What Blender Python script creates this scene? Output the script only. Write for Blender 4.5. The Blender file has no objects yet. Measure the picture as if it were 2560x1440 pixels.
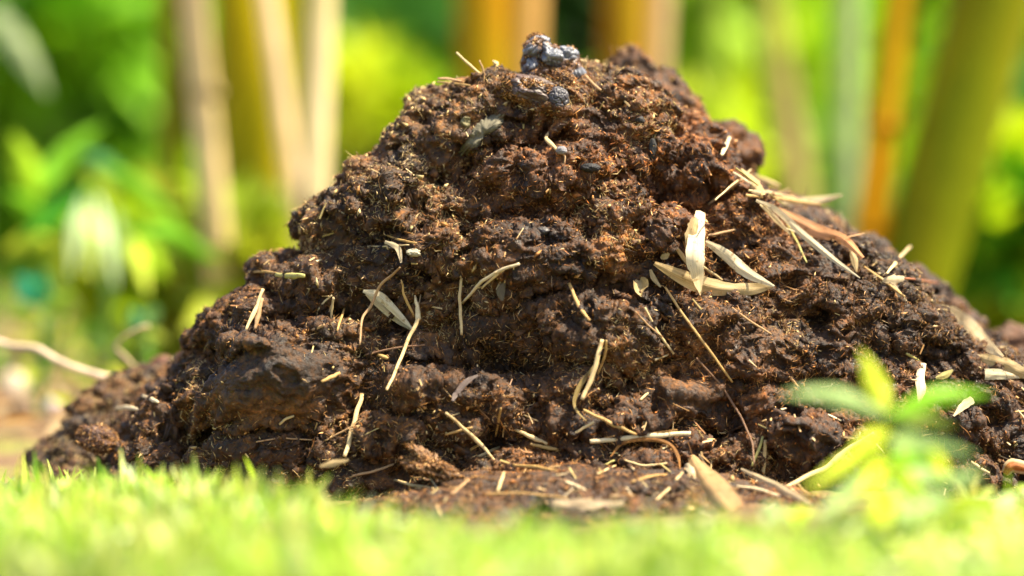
import bpy, math, random
import numpy as np
from mathutils import Vector, Matrix
from mathutils.bvhtree import BVHTree

random.seed(7)
rng = np.random.default_rng(11)
S = bpy.context.scene
COL = S.collection

# ------------------------------------------------------------------ camera
CAM = np.array([0.0, -2.0, 0.20])
PITCH = math.atan(160 / 6400)
FPX = 6400.0
cam_d = bpy.data.cameras.new('camera')
cam = bpy.data.objects.new('camera', cam_d)
COL.objects.link(cam)
cam.location = CAM
cam.rotation_euler = (math.pi / 2 - PITCH, 0, 0)
cam_d.lens = 90
cam_d.sensor_width = 36
cam_d.clip_start = 0.05
cam_d.clip_end = 500
cam_d.dof.use_dof = True
cam_d.dof.focus_distance = 1.915
cam_d.dof.aperture_fstop = 1.55
cam_d.dof.aperture_blades = 0
S.camera = cam

# ------------------------------------------------------------------ light
SUN = Vector((0.44, -0.10, 0.88)).normalized()
elev = math.asin(SUN.z)
azim = math.atan2(SUN.x, SUN.y)
w = bpy.data.worlds.new('World')
S.world = w
w.use_nodes = True
nt = w.node_tree
nt.nodes.clear()
sky = nt.nodes.new('ShaderNodeTexSky')
sky.sky_type = 'NISHITA'
sky.sun_disc = False
sky.sun_elevation = elev
sky.sun_rotation = azim
sky.air_density = 1.0
sky.dust_density = 2.0
bg = nt.nodes.new('ShaderNodeBackground')
bg.inputs['Strength'].default_value = 0.10
wo = nt.nodes.new('ShaderNodeOutputWorld')
nt.links.new(sky.outputs[0], bg.inputs[0])
nt.links.new(bg.outputs[0], wo.inputs[0])
sd = bpy.data.lights.new('sun', 'SUN')
sd.energy = 5.0
sd.angle = math.radians(1.2)
sd.color = (1.0, 0.88, 0.66)
so = bpy.data.objects.new('sun', sd)
COL.objects.link(so)
so.rotation_euler = Vector(-SUN).to_track_quat('-Z', 'Y').to_euler()
so.location = (2, -1, 4)
S.view_settings.view_transform = 'Standard'
S.view_settings.look = 'None'
S.view_settings.gamma = 1
S.view_settings.exposure = 1.72
S.render.engine = 'CYCLES'

# ------------------------------------------------------------------ helpers
_cp, _sp = math.cos(PITCH), math.sin(PITCH)
FWD = np.array([0, _cp, -_sp]); UPV = np.array([0, _sp, _cp]); RGT = np.array([1.0, 0, 0])


def ray(px, py):
    return FWD + RGT * (px - 1280) / FPX + UPV * (720 - py) / FPX


def W(px, py, y):
    """point of the place on the line of sight of photo pixel (px, py) at depth y"""
    d = ray(px, py)
    return CAM + d * ((y - CAM[1]) / d[1])


def link(name, me, parent=None):
    o = bpy.data.objects.new(name, me)
    COL.objects.link(o)
    if parent is not None:
        o.parent = parent
    return o


def empty(name, loc):
    o = bpy.data.objects.new(name, None)
    COL.objects.link(o)
    o.location = loc
    o.empty_display_size = 0.02
    return o


def tag(o, label=None, cat=None, group=None, kind=None):
    if label: o['label'] = label
    if cat: o['category'] = cat
    if group: o['group'] = group
    if kind: o['kind'] = kind
    return o


def mesh(name, V, F, mat=None, smooth=True, col=None, uv=None, attrs=None, parent=None, origin=None):
    """V (n,3); F either an (m,k) array or a list of such; one mesh object, origin at its base"""
    V = np.asarray(V, dtype=np.float32)
    if origin is None:
        origin = np.array([V[:, 0].mean(), V[:, 1].mean(), V[:, 2].min()])
    if parent is not None:
        ploc = np.array(parent.location)
        off = ploc if parent.type == 'EMPTY' or True else 0
    else:
        off = origin
    V = V - np.asarray(off, dtype=np.float32)
    Fs = F if isinstance(F, list) else [F]
    Fs = [np.asarray(f, dtype=np.int32) for f in Fs if len(f)]
    loops = np.concatenate([f.ravel() for f in Fs])
    tot = np.concatenate([np.full(len(f), f.shape[1], dtype=np.int32) for f in Fs])
    start = np.concatenate([[0], np.cumsum(tot)[:-1]]).astype(np.int32)
    me = bpy.data.meshes.new(name)
    me.vertices.add(len(V)); me.vertices.foreach_set('co', V.ravel())
    me.loops.add(len(loops)); me.loops.foreach_set('vertex_index', loops)
    me.polygons.add(len(tot))
    me.polygons.foreach_set('loop_start', start)
    me.polygons.foreach_set('loop_total', tot)
    me.polygons.foreach_set('use_smooth', np.full(len(tot), smooth))
    me.update(calc_edges=True)
    if col is not None:
        a = me.color_attributes.new('tint', 'FLOAT_COLOR', 'POINT')
        c = np.ones((len(V), 4), dtype=np.float32)
        c[:, :3] = col
        a.data.foreach_set('color', c.ravel())
    if uv is not None:
        l = me.uv_layers.new(name='uv')
        l.data.foreach_set('uv', np.asarray(uv, dtype=np.float32)[loops].ravel())
    if attrs:
        for k, v in attrs.items():
            a = me.attributes.new(k, 'FLOAT', 'POINT')
            a.data.foreach_set('value', np.asarray(v, dtype=np.float32))
    me.validate()
    if mat: me.materials.append(mat)
    o = link(name, me, parent)
    if parent is None:
        o.location = origin
    return o


# ---- noise ----------------------------------------------------------------
def _h(ix, iy, iz, s):
    n = (ix.astype(np.uint32) * np.uint32(374761393) + iy.astype(np.uint32) * np.uint32(668265263)
         + iz.astype(np.uint32) * np.uint32(2147483647 - 1299709) + np.uint32(s * 7919 + 13))
    n ^= n >> np.uint32(13); n *= np.uint32(1274126177); n ^= n >> np.uint32(16)
    n *= np.uint32(2246822519); n ^= n >> np.uint32(13)
    return n


def vnoise(P, f, seed=0):
    """smooth gradient noise, about -1..1"""
    P = np.asarray(P) * f + 1000.37
    I = np.floor(P).astype(np.int64)
    f_ = P - I
    u = f_ * f_ * f_ * (f_ * (f_ * 6 - 15) + 10)
    out = 0
    for dx in (0, 1):
        for dy in (0, 1):
            for dz in (0, 1):
                h = _h(I[:, 0] + dx, I[:, 1] + dy, I[:, 2] + dz, seed)
                gx = (h & np.uint32(1023)).astype(np.float64) / 511.5 - 1
                gy = ((h >> np.uint32(10)) & np.uint32(1023)).astype(np.float64) / 511.5 - 1
                gz = ((h >> np.uint32(20)) & np.uint32(1023)).astype(np.float64) / 511.5 - 1
                d = gx * (f_[:, 0] - dx) + gy * (f_[:, 1] - dy) + gz * (f_[:, 2] - dz)
                wt = (u[:, 0] if dx else 1 - u[:, 0]) * (u[:, 1] if dy else 1 - u[:, 1]) * (u[:, 2] if dz else 1 - u[:, 2])
                out = out + d * wt
    return out * 1.25


def worley(P, f, seed=0):
    """distance to nearest feature point, 0..~1"""
    P = np.asarray(P) * f + 1000.11
    I = np.floor(P).astype(np.int64)
    fr = P - I
    best = np.full(len(P), 9.0)
    for dx in (-1, 0, 1):
        for dy in (-1, 0, 1):
            for dz in (-1, 0, 1):
                h = _h(I[:, 0] + dx, I[:, 1] + dy, I[:, 2] + dz, seed)
                q = ((dx + (h & np.uint32(1023)) / 1023.0 - fr[:, 0]) ** 2
                     + (dy + ((h >> np.uint32(10)) & np.uint32(1023)) / 1023.0 - fr[:, 1]) ** 2
                     + (dz + ((h >> np.uint32(20)) & np.uint32(1023)) / 1023.0 - fr[:, 2]) ** 2)
                best = np.minimum(best, q)
    return np.sqrt(best)


def sstep(a, b, x):
    t = np.clip((x - a) / (b - a), 0, 1)
    return t * t * (3 - 2 * t)


# ---- materials ------------------------------------------------------------
def newmat(name):
    m = bpy.data.materials.new(name)
    m.use_nodes = True
    t = m.node_tree
    p = t.nodes['Principled BSDF']
    return m, t, p


def N(t, typ, **kw):
    n = t.nodes.new(typ)
    for k, v in kw.items():
        if k in n.inputs: n.inputs[k].default_value = v
        else: setattr(n, k, v)
    return n


def ramp(t, stops):
    r = t.nodes.new('ShaderNodeValToRGB')
    e = r.color_ramp.elements
    while len(e) < len(stops): e.new(0.5)
    for i, (p, c) in enumerate(stops):
        e[i].position = p
        e[i].color = (*c, 1) if len(c) == 3 else c
    return r


def mixc(t, fac, a, b, mode='MIX'):
    m = t.nodes.new('ShaderNodeMix')
    m.data_type = 'RGBA'; m.blend_type = mode
    for sock, v in ((m.inputs[0], fac), (m.inputs[6], a), (m.inputs[7], b)):
        if hasattr(v, 'links') or isinstance(v, bpy.types.NodeSocket): t.links.new(v, sock)
        elif isinstance(v, (int, float)): sock.default_value = v
        else: sock.default_value = (*v, 1)
    return m.outputs[2]


def heap_material():
    m, t, p = newmat('damp_dung')
    tc = N(t, 'ShaderNodeTexCoord')
    n1 = N(t, 'ShaderNodeTexNoise', Scale=26.0, Detail=6.0, Roughness=0.65)
    n2 = N(t, 'ShaderNodeTexNoise', Scale=190.0, Detail=5.0, Roughness=0.7)
    n3 = N(t, 'ShaderNodeTexNoise', Scale=520.0, Detail=3.0, Roughness=0.7)
    for n in (n1, n2, n3): t.links.new(tc.outputs['Object'], n.inputs['Vector'])
    r1 = ramp(t, [(0.30, (0.010, 0.005, 0.002)), (0.5, (0.050, 0.0215, 0.0055)), (0.70, (0.155, 0.066, 0.017))])
    t.links.new(n1.outputs['Fac'], r1.inputs[0])
    r2 = ramp(t, [(0.36, (0.30, 0.26, 0.24)), (0.52, (0.95, 0.90, 0.86)), (0.66, (2.3, 2.0, 1.6))])
    t.links.new(n2.outputs['Fac'], r2.inputs[0])
    c = mixc(t, 1.0, r1.outputs[0], r2.outputs[0], 'MULTIPLY')
    at = N(t, 'ShaderNodeAttribute', attribute_name='tint')
    c = mixc(t, 1.0, c, at.outputs['Color'], 'MULTIPLY')
    t.links.new(c, p.inputs['Base Color'])
    rr = ramp(t, [(0.35, (0.30,) * 3), (0.62, (0.85,) * 3)])
    t.links.new(n2.outputs['Fac'], rr.inputs[0])
    t.links.new(rr.outputs[0], p.inputs['Roughness'])
    p.inputs['Specular IOR Level'].default_value = 0.42
    b = N(t, 'ShaderNodeBump', Strength=0.9, Distance=0.0016)
    ad = N(t, 'ShaderNodeMath', operation='ADD')
    t.links.new(n2.outputs['Fac'], ad.inputs[0]); t.links.new(n3.outputs['Fac'], ad.inputs[1])
    t.links.new(ad.outputs[0], b.inputs['Height'])
    t.links.new(b.outputs[0], p.inputs['Normal'])
    return m


def tint_material(name, rough=0.6, spec=0.4, noise=0.35, scale=120.0, transl=0.0, bump=0.0, stretch=None, coat=0.0, spots=0.0):
    """base colour = the vertex tint, varied by noise; optional light passing through (leaves)"""
    m, t, p = newmat(name)
    at = N(t, 'ShaderNodeAttribute', attribute_name='tint')
    tc = N(t, 'ShaderNodeTexCoord')
    n = N(t, 'ShaderNodeTexNoise', Scale=scale, Detail=4.0, Roughness=0.65)
    src = tc.outputs['UV'] if stretch else tc.outputs['Object']
    if stretch:
        mp = N(t, 'ShaderNodeMapping'); mp.inputs['Scale'].default_value = stretch
        t.links.new(src, mp.inputs[0]); src = mp.outputs[0]
    t.links.new(src, n.inputs['Vector'])
    r = ramp(t, [(0.3, (1 - noise,) * 3), (0.7, (1 + noise * 0.8,) * 3)])
    t.links.new(n.outputs['Fac'], r.inputs[0])
    c = mixc(t, 1.0, at.outputs['Color'], r.outputs[0], 'MULTIPLY')
    t.links.new(c, p.inputs['Base Color'])
    if spots:
        ns = N(t, 'ShaderNodeTexNoise', Scale=170.0, Detail=4.0, Roughness=0.7)
        t.links.new(tc.outputs['Object'], ns.inputs['Vector'])
        rs = ramp(t, [(.56, (1, 1, 1)), (.66, (.50, .36, .20))])
        t.links.new(ns.outputs['Fac'], rs.inputs[0])
        c = mixc(t, spots, c, mixc(t, 1.0, c, rs.outputs[0], 'MULTIPLY'))
        t.links.new(c, p.inputs['Base Color'])
    p.inputs['Roughness'].default_value = rough
    p.inputs['Specular IOR Level'].default_value = spec
    if coat: p.inputs['Coat Weight'].default_value = coat
    if bump:
        b = N(t, 'ShaderNodeBump', Strength=0.8, Distance=bump)
        t.links.new(n.outputs['Fac'], b.inputs['Height']); t.links.new(b.outputs[0], p.inputs['Normal'])
    if transl:
        tr = N(t, 'ShaderNodeBsdfTranslucent')
        t.links.new(c, tr.inputs['Color'])
        mx = N(t, 'ShaderNodeMixShader'); mx.inputs[0].default_value = transl
        t.links.new(p.outputs[0], mx.inputs[1]); t.links.new(tr.outputs[0], mx.inputs[2])
        t.links.new(mx.outputs[0], t.nodes['Material Output'].inputs['Surface'])
    return m


M_HEAP = heap_material()
M_FIB = tint_material('plant_fibre', rough=0.55, spec=0.22, noise=0.3, scale=400)
M_CHIP = tint_material('straw_chip', rough=0.55, spec=0.35, noise=0.25, scale=300)
M_STRAW = tint_material('dry_straw', rough=0.45, spec=0.4, noise=0.38, scale=14, stretch=(16.0, 1.6, 1), bump=0.0004, spots=.8)
M_DRYLEAF = tint_material('dry_leaf', rough=0.5, spec=0.35, noise=0.42, scale=5, transl=0.35, stretch=(4.5, 0.35, 1), bump=0.0005, spots=.75)
M_GRASS = tint_material('grass_blade', rough=0.36, spec=0.45, noise=0.2, scale=60, transl=0.6)
M_LEAF = tint_material('green_leaf', rough=0.5, spec=0.22, noise=0.25, scale=18, transl=0.42)
M_CULM = tint_material('bamboo_culm', rough=0.6, spec=0.08, noise=0.28, scale=7)
M_WOOD = tint_material('bleached_wood', rough=0.75, spec=0.3, noise=0.4, scale=60, bump=0.002)
M_STONE = tint_material('stone', rough=0.7, spec=0.4, noise=0.35, scale=90, bump=0.001)
M_CLOD = tint_material('dung_clod', rough=0.62, spec=0.45, noise=0.55, scale=160, bump=0.0016)
M_GLOSS = tint_material('wet_dark_clod', rough=0.50, spec=0.55, noise=0.45, scale=120, bump=0.0012)
M_MUD = tint_material('dried_grey_mud', rough=0.8, spec=0.3, noise=0.35, scale=260, bump=0.0010)


# ------------------------------------------------------------------ ground
def build_ground():
    def axis(lo, hi, flo, fhi, fine, coarse):
        a = list(np.arange(flo, fhi, fine))
        x, s = fhi, fine
        while x < hi: a.append(x); s *= 1.25; x += s
        x, s = flo - fine, fine
        while x > lo: a.insert(0, x); s *= 1.25; x -= s
        return np.array([lo] + [v for v in a if lo < v < hi] + [hi])
    xs = axis(-60, 60, -1.3, 1.3, 0.016, 1); ys = axis(-30, 120, -1.0, 2.6, 0.016, 1)
    X, Y = np.meshgrid(xs, ys)
    P = np.stack([X.ravel(), Y.ravel(), np.zeros(X.size)], 1)
    near = np.exp(-((P[:, 0] / 3) ** 2 + ((P[:, 1] - .5) / 4) ** 2))
    z = near * (0.010 * vnoise(P, 6, 1) + 0.006 * vnoise(P, 17, 2) + 0.004 * vnoise(P, 45, 3)) - 0.004
    z += 0.05 * sstep(1.2, 5, P[:, 1])
    P[:, 2] = z
    ny, nx = X.shape
    i = np.arange(ny * nx).reshape(ny, nx)
    F = np.stack([i[:-1, :-1], i[:-1, 1:], i[1:, 1:], i[1:, :-1]], -1).reshape(-1, 4)
    m, t, p = newmat('forest_soil')
    tc = N(t, 'ShaderNodeTexCoord')
    n1 = N(t, 'ShaderNodeTexNoise', Scale=5.0, Detail=6.0, Roughness=0.6)
    n2 = N(t, 'ShaderNodeTexNoise', Scale=60.0, Detail=5.0, Roughness=0.7)
    t.links.new(tc.outputs['Object'], n1.inputs[0]); t.links.new(tc.outputs['Object'], n2.inputs[0])
    r1 = ramp(t, [(0.35, (0.07, 0.038, 0.016)), (0.5, (0.15, 0.09, 0.04)), (0.62, (0.16, 0.16, 0.03)), (0.75, (0.12, 0.17, 0.02))])
    t.links.new(n1.outputs[0], r1.inputs[0])
    r2 = ramp(t, [(0.3, (0.45,) * 3), (0.7, (1.5, 1.45, 1.3))])
    t.links.new(n2.outputs[0], r2.inputs[0])
    t.links.new(mixc(t, 1.0, r1.outputs[0], r2.outputs[0], 'MULTIPLY'), p.inputs['Base Color'])
    p.inputs['Roughness'].default_value = 0.9
    b = N(t, 'ShaderNodeBump', Strength=0.7, Distance=0.006)
    t.links.new(n2.outputs[0], b.inputs['Height']); t.links.new(b.outputs[0], p.inputs['Normal'])
    o = mesh('ground', P, F, m, origin=(0, 0, 0))
    tag(o, kind='structure')
    return o


build_ground()


# ------------------------------------------------------------------ the heap
def grid_normals(P):
    du = np.empty_like(P); dv = np.empty_like(P)
    du[:, 1:-1] = P[:, 2:] - P[:, :-2]; du[:, 0] = P[:, 1] - P[:, 0]; du[:, -1] = P[:, -1] - P[:, -2]
    dv[1:-1] = P[2:] - P[:-2]; dv[0] = P[1] - P[0]; dv[-1] = P[-1] - P[-2]
    n = np.cross(du, dv)
    n /= np.linalg.norm(n, axis=2, keepdims=True) + 1e-12
    return n


# relief as seen from the front: (px, py, rx, ry, tilt deg, mm toward the viewer, smoothness)
BUMPS = [
    (705, 985, 140, 92, -8, 36, 1.0), (600, 885, 60, 30, 10, 16, .8), (700, 900, 70, 28, 12, 10, .5),
    (1250, 905, 230, 48, -4, -30, 0), (1190, 835, 120, 22, 0, -14, 0), (1320, 640, 250, 70, 0, 20, .1),
    (1100, 955, 150, 42, -6, 22, 0), (1700, 492, 85, 42, 10, -30, 0), (1560, 540, 110, 60, 30, 14, 0),
    (1690, 600, 90, 55, 25, 14, 0), (1790, 660, 60, 70, 30, -22, 0), (880, 775, 110, 30, 8, -18, 0),
    (800, 700, 130, 34, 10, 10, 0), (720, 800, 100, 25, 0, -10, 0), (470, 1085, 70, 42, 0, -24, 0),
    (560, 1110, 90, 30, 20, 10, .4), (980, 1080, 80, 30, 0, 14, 0), (1580, 1040, 130, 36, 5, 8, 0),
    (1725, 985, 90, 34, 0, 13, .8), (1790, 1065, 60, 30, 0, -18, 0), (1620, 1120, 70, 22, 0, -12, 0),
    (1550, 990, 60, 40, 0, -12, 0), (1950, 1175, 80, 40, 0, -14, 0), (2000, 1080, 110, 45, -10, 16, .2),
    (1150, 330, 110, 50, -30, 10, .6), (1130, 430, 90, 30, 0, -12, 0), (1380, 430, 150, 60, 0, 12, 0),
    (1350, 520, 200, 24, -6, -6, 0), (1200, 560, 90, 30, 0, -7, 0), (980, 520, 120, 60, 0, 9, 0),
    (1620, 330, 130, 70, 30, 10, 0), (1500, 870, 120, 45, 0, 12, 0), (1450, 790, 180, 30, 0, 9, 0),
    (2120, 790, 80, 70, 20, 12, 0), (2210, 830, 22, 90, -20, -16, 0), (2290, 850, 20, 80, -22, -14, 0),
    (2360, 1040, 120, 60, 10, 14, 0), (2350, 930, 60, 50, 0, -10, 0), (2450, 1120, 60, 50, 0, -14, 0),
    (1880, 870, 90, 60, 30, 8, 0), (870, 1000, 60, 60, 0, -10, 0), (960, 1000, 50, 30, 0, -8, 0),
    (1330, 1090, 180, 26, 0, -10, 0), (1370, 1190, 200, 30, 0, 8, 0), (780, 560, 60, 60, 0, 6, 0),
    (640, 800, 40, 50, 0, 10, 0), (540, 840, 45, 45, 0, 10, 0), (560, 900, 40, 60, 0, -10, 0),
    (1060, 630, 90, 40, 0, 8, 0), (1180, 740, 140, 26, -5, 12, 0), (1000, 800, 120, 40, 0, -12, 0),
]


def mound(table, yc, bf, bb, nu, nv, seed, feat=True, amp=1.0, rel=1.0):
    """rings read off the outline: table rows (py, xL, xR); returns grid P, normals, smooth mask"""
    T = np.array(sorted(table, key=lambda r: -r[0]), float)     # bottom first
    T[:, 1] += 16; T[:, 2] -= 20      # the lumps added below stand out by about this much
    zs = np.array([W(1280, r[0], yc)[2] for r in T])
    xl = np.array([W(r[1], r[0], yc)[0] for r in T])
    xr = np.array([W(r[2], r[0], yc)[0] for r in T])
    # arc-length along the average outline keeps the rows evenly spaced
    hw = (xr - xl) / 2
    dd = np.hypot(np.diff(zs), np.diff(hw) * 0.45)
    L = np.concatenate([[0], np.cumsum(dd)])
    ncap = nv // 14
    l = np.linspace(0, L[-1], nv - ncap)
    z = np.interp(l, L, zs); XL = np.interp(l, L, xl); XR = np.interp(l, L, xr)
    s = (z - zs[0]) / (zs[-1] - zs[0])
    # front half takes most of the columns
    nf = int(nu * 0.8)
    th = np.concatenate([np.linspace(math.pi, 2 * math.pi, nf, endpoint=False), np.linspace(0, math.pi, nu - nf + 1)])
    cx = (XL + XR) / 2; a = (XR - XL) / 2
    fr = bf * (1 - s) ** 0.85 + 0.035; bk = bb * (1 - s) ** 0.85 + 0.03
    ct, st = np.cos(th), np.sin(th)
    ssg = np.sign(st) * np.abs(st) ** 0.75
    b = np.where(st[None, :] < 0, fr[:, None], bk[:, None])
    P = np.empty((nv, len(th), 3))
    nb = nv - ncap
    P[:nb, :, 0] = cx[:, None] + a[:, None] * ct
    P[:nb, :, 1] = yc + b * ssg
    P[:nb, :, 2] = z[:, None]
    for k in range(ncap):
        q = (k + 1) / ncap
        rr = math.cos(q * math.pi / 2)
        P[nb + k, :, 0] = cx[-1] + a[-1] * ct * rr
        P[nb + k, :, 1] = yc + b[-1] * ssg * rr
        P[nb + k, :, 2] = z[-1] + 0.012 * math.sin(q * math.pi / 2)
    sh = P.shape
    Nn = grid_normals(P)
    Q = P.reshape(-1, 3)
    # screen-side coordinates of the undisturbed front, used only to lay the relief where the heap has it
    d = Q - CAM
    dep = d @ FWD
    px = 1280 + FPX * (d @ RGT) / dep; py = 720 - FPX * (d @ UPV) / dep
    front = (Nn.reshape(-1, 3)[:, 1] < 0.15)
    disp = np.zeros(len(Q)); sm = np.zeros(len(Q))
    if feat:
        wx = 14 * vnoise(Q, 30, seed + 40); wy = 14 * vnoise(Q, 30, seed + 41)
        for (bx, by, rx, ry, ang, mm, smo) in BUMPS:
            c_, s_ = math.cos(math.radians(ang)), math.sin(math.radians(ang))
            ux = (px + wx - bx) * c_ + (py + wy - by) * s_; uy = -(px + wx - bx) * s_ + (py + wy - by) * c_
            e = (ux / rx) ** 2 + (uy / ry) ** 2
            if mm > 0:   # lumps break off more sharply below than above
                e = e + np.where(uy > 0, 0.9 * (uy / ry) ** 2, 0)
            g = np.exp(-e ** 1.3) * front
            disp += mm * (.00165 if mm < 0 else .00125) * g
            if smo: sm = np.maximum(sm, smo * np.clip(g * 1.6, 0, 1))
    sm = np.maximum(sm, .7 * sstep(.30, .48, vnoise(Q * [1, 1, 1.5], 17, seed + 60)) * front)
    disp += amp * (0.013 * vnoise(Q, 11, seed) + 0.018 * vnoise(Q * [1, 1, 1.3], 24, seed + 1))
    P = P + Nn * disp.reshape(sh[:2])[..., None]
    Nn = grid_normals(P)
    Q = P.reshape(-1, 3)
    rightness = sstep(0.15, 0.35, Q[:, 0])
    # ledges: lumps that overhang downward
    n45 = vnoise(Q * [1, 1, 1.35], 48, seed + 2); n90 = vnoise(Q, 95, seed + 3)
    d2 = 0.0130 * (1 - np.abs(n45) * 2.4) * 0.8 + 0.0042 * n90
    d2 -= 0.014 * sstep(0.28, 0.6, vnoise(Q * [.8, 1, 1.2], 33, seed + 19))
    # down-slope furrows on the right flank
    fur = vnoise(Q * [1, 1, 0.28] + np.array([0.35, 0, 0]) * Q[:, 2:3], 62, seed + 9)
    d2 += rightness * 0.006 * (0.6 - np.abs(fur) * 2.5)
    d2 *= (1 - 0.65 * sm) * rel
    D = Nn * d2.reshape(sh[:2])[..., None]
    D[..., 2] -= (0.35 * np.clip(d2, 0, 1)).reshape(sh[:2])
    P = P + D
    Nn = grid_normals(P)
    Q = P.reshape(-1, 3)
    wl = worley(Q, 125, seed + 4); wl2 = worley(Q + 0.002 * vnoise(Q, 200, seed + 8)[:, None], 290, seed + 5)
    crumb = sstep(-0.35, 0.35, vnoise(Q, 22, seed + 6))
    Qw = Q + 0.006 * np.stack([vnoise(Q, 60, seed + 50 + k) for k in range(3)], 1)
    r1 = 1 - np.abs(vnoise(Qw * [.75, 1, 1.35], 105, seed + 53)) * 3
    r2 = 1 - np.abs(vnoise(Qw * [.7, 1, 1.4], 240, seed + 54)) * 3
    r3 = 1 - np.abs(vnoise(Qw, 520, seed + 55)) * 3
    rug = .35 + .9 * sstep(-.4, .35, vnoise(Q, 19, seed + 56))
    d3 = (0.55 - wl) * 0.0022 * crumb + (0.55 - wl2) * 0.0018 * (0.3 + 0.7 * crumb)
    d3 += rug * (0.0022 * r1 + 0.0013 * r2 + 0.0007 * r3) + 0.0012 * vnoise(Q, 330, seed + 7)
    pits = sstep(0.30, 0.5, vnoise(Qw * [.8, 1, 1.3], 60, seed + 13)) * 0.009
    d3 -= pits
    d3 *= (1 - 0.62 * sm) * (.5 + .5 * rel)
    P = P + Nn * d3.reshape(sh[:2])[..., None]
    Nn = grid_normals(P)
    return P, Nn, sm.reshape(sh[:2])


MAIN = [(1330, 260, 2980), (1260, 280, 2900), (1200, 300, 2850), (1130, 325, 2780), (1060, 355, 2700), (990, 385, 2620),
        (960, 410, 2580), (900, 465, 2500), (860, 500, 2440), (790, 505, 2360), (750, 570, 2300), (735, 630, 2280),
        (690, 662, 2210), (640, 700, 2120), (610, 752, 2040), (540, 785, 1930), (490, 802, 1885), (455, 842, 1850),
        (410, 883, 1815), (370, 950, 1785), (350, 985, 1765), (290, 1020, 1690), (250, 1062, 1590), (232, 1095, 1530),
        (222, 1130, 1500)]
BACK = [(1250, 900, 2950), (1100, 1000, 2760), (900, 1100, 2530), (820, 1150, 2440), (760, 1200, 2375), (710, 1200, 2320), (650, 1200, 2250),
        (620, 1200, 2195), (570, 1300, 2110), (540, 1300, 2045), (500, 1300, 1960), (440, 1350, 1870), (380, 1390, 1840),
        (350, 1400, 1800), (310, 1440, 1748), (250, 1460, 1712), (200, 1480, 1675), (180, 1500, 1655)]
APRON = [(1320, 700, 2300), (1275, 850, 2150), (1245, 960, 2020), (1222, 1080, 1900)]
LOW = [(1230, 80, 900), (1130, 130, 800), (1060, 205, 720), (1000, 265, 650), (970, 320, 620), (950, 370, 600), (935, 410, 580)]

parts = []
for tb, yc, bf, bb, nu, nv, sd_, ft in ((MAIN, 0.0, 0.095, 0.12, 1750, 760, 3, True),
                                        (BACK, 0.11, 0.07, 0.09, 620, 300, 21, False),
                                        (APRON, -0.15, 0.10, 0.08, 560, 90, 27, False),
                                        (LOW, 0.11, 0.07, 0.07, 420, 130, 33, False)):
    P, Nn, sm = mound(tb, yc, bf, bb, nu, nv, sd_, ft, *((.3, .35) if tb is APRON else (1.0, 1.0)))
    parts.append((P, Nn, sm))

Vs, Fs, Ns, SMs, base = [], [], [], [], 0
for P, Nn, sm in parts:
    nv, nu = P.shape[:2]
    i = np.arange(nv * nu).reshape(nv, nu) + base
    F = np.stack([i[:-1, :-1], i[:-1, 1:], i[1:, 1:], i[1:, :-1]], -1).reshape(-1, 4)
    Fs.append(F); Vs.append(P.reshape(-1, 3)); Ns.append(Nn.reshape(-1, 3)); SMs.append(sm.ravel())
    base += nv * nu
HV = np.concatenate(Vs); HN = np.concatenate(Ns); HSM = np.concatenate(SMs)
nmain = len(Vs[0])


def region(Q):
    """colour of the dung by where it lies: reddish upper right, ochre crust with painted crest highlights upper left, blackish lower right"""
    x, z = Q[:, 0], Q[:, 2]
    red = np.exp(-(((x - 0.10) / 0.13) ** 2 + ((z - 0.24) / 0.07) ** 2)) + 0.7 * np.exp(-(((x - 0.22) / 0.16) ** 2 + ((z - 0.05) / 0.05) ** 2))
    och = 1.5 * np.exp(-(((x + 0.05) / 0.10) ** 2 + ((z - 0.31) / 0.035) ** 2)) + .45 * sstep(.0, -.1, x) * sstep(.14, .22, z) + 0.6 * sstep(0.0, 0.35, vnoise(Q, 14, 77)) + 0.5 * sstep(-0.30, -0.42, x)  # ochre crust, plus the bright highlights of the left crest painted into the colour
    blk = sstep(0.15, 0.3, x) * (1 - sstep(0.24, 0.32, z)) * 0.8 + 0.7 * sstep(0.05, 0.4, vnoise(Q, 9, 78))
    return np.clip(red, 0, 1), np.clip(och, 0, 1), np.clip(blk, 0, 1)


_ha = []
for P, Nn, sm in parts:
    du = np.linalg.norm(np.gradient(P, axis=1), axis=2); dv = np.linalg.norm(np.gradient(P, axis=0), axis=2)
    _ha.append(np.minimum(du * dv, 6e-6).ravel())
HA = np.concatenate(_ha)
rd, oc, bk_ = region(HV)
tint = np.ones((len(HV), 3))
tint *= 1 + rd[:, None] * (np.array([1.55, 1.3, 1.05]) - 1)
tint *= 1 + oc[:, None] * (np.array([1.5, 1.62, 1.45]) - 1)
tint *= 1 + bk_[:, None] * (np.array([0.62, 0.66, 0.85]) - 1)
tint = tint * (1 - HSM[:, None] * .5) + HSM[:, None] * .5 * np.array([1.05, 1.3, 2.0])
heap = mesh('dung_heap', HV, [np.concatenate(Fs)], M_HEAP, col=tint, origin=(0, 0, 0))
tag(heap, 'big crumbly mound of damp dark brown dung and compost rising from the lawn', 'dung heap')

# coarse copy for finding surface points
bv, bf_ = [], []
bs = 0
for (P, Nn, sm), st_ in zip(parts, (4, 3, 2, 3)):
    Pc = P[::st_, ::st_]
    nv, nu = Pc.shape[:2]
    i = np.arange(nv * nu).reshape(nv, nu) + bs
    bf_ += np.stack([i[:-1, :-1], i[:-1, 1:], i[1:, 1:], i[1:, :-1]], -1).reshape(-1, 4).tolist()
    bv += Pc.reshape(-1, 3).tolist(); bs += nv * nu
BVH = BVHTree.FromPolygons(bv, bf_)


def hit(px, py):
    d = Vector(ray(px, py)).normalized()
    loc, nrm, _, _ = BVH.ray_cast(Vector(CAM), d)
    if loc is None: return None, None
    if loc.z < 0: return None, None
    return np.array(loc), np.array(nrm)


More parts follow.
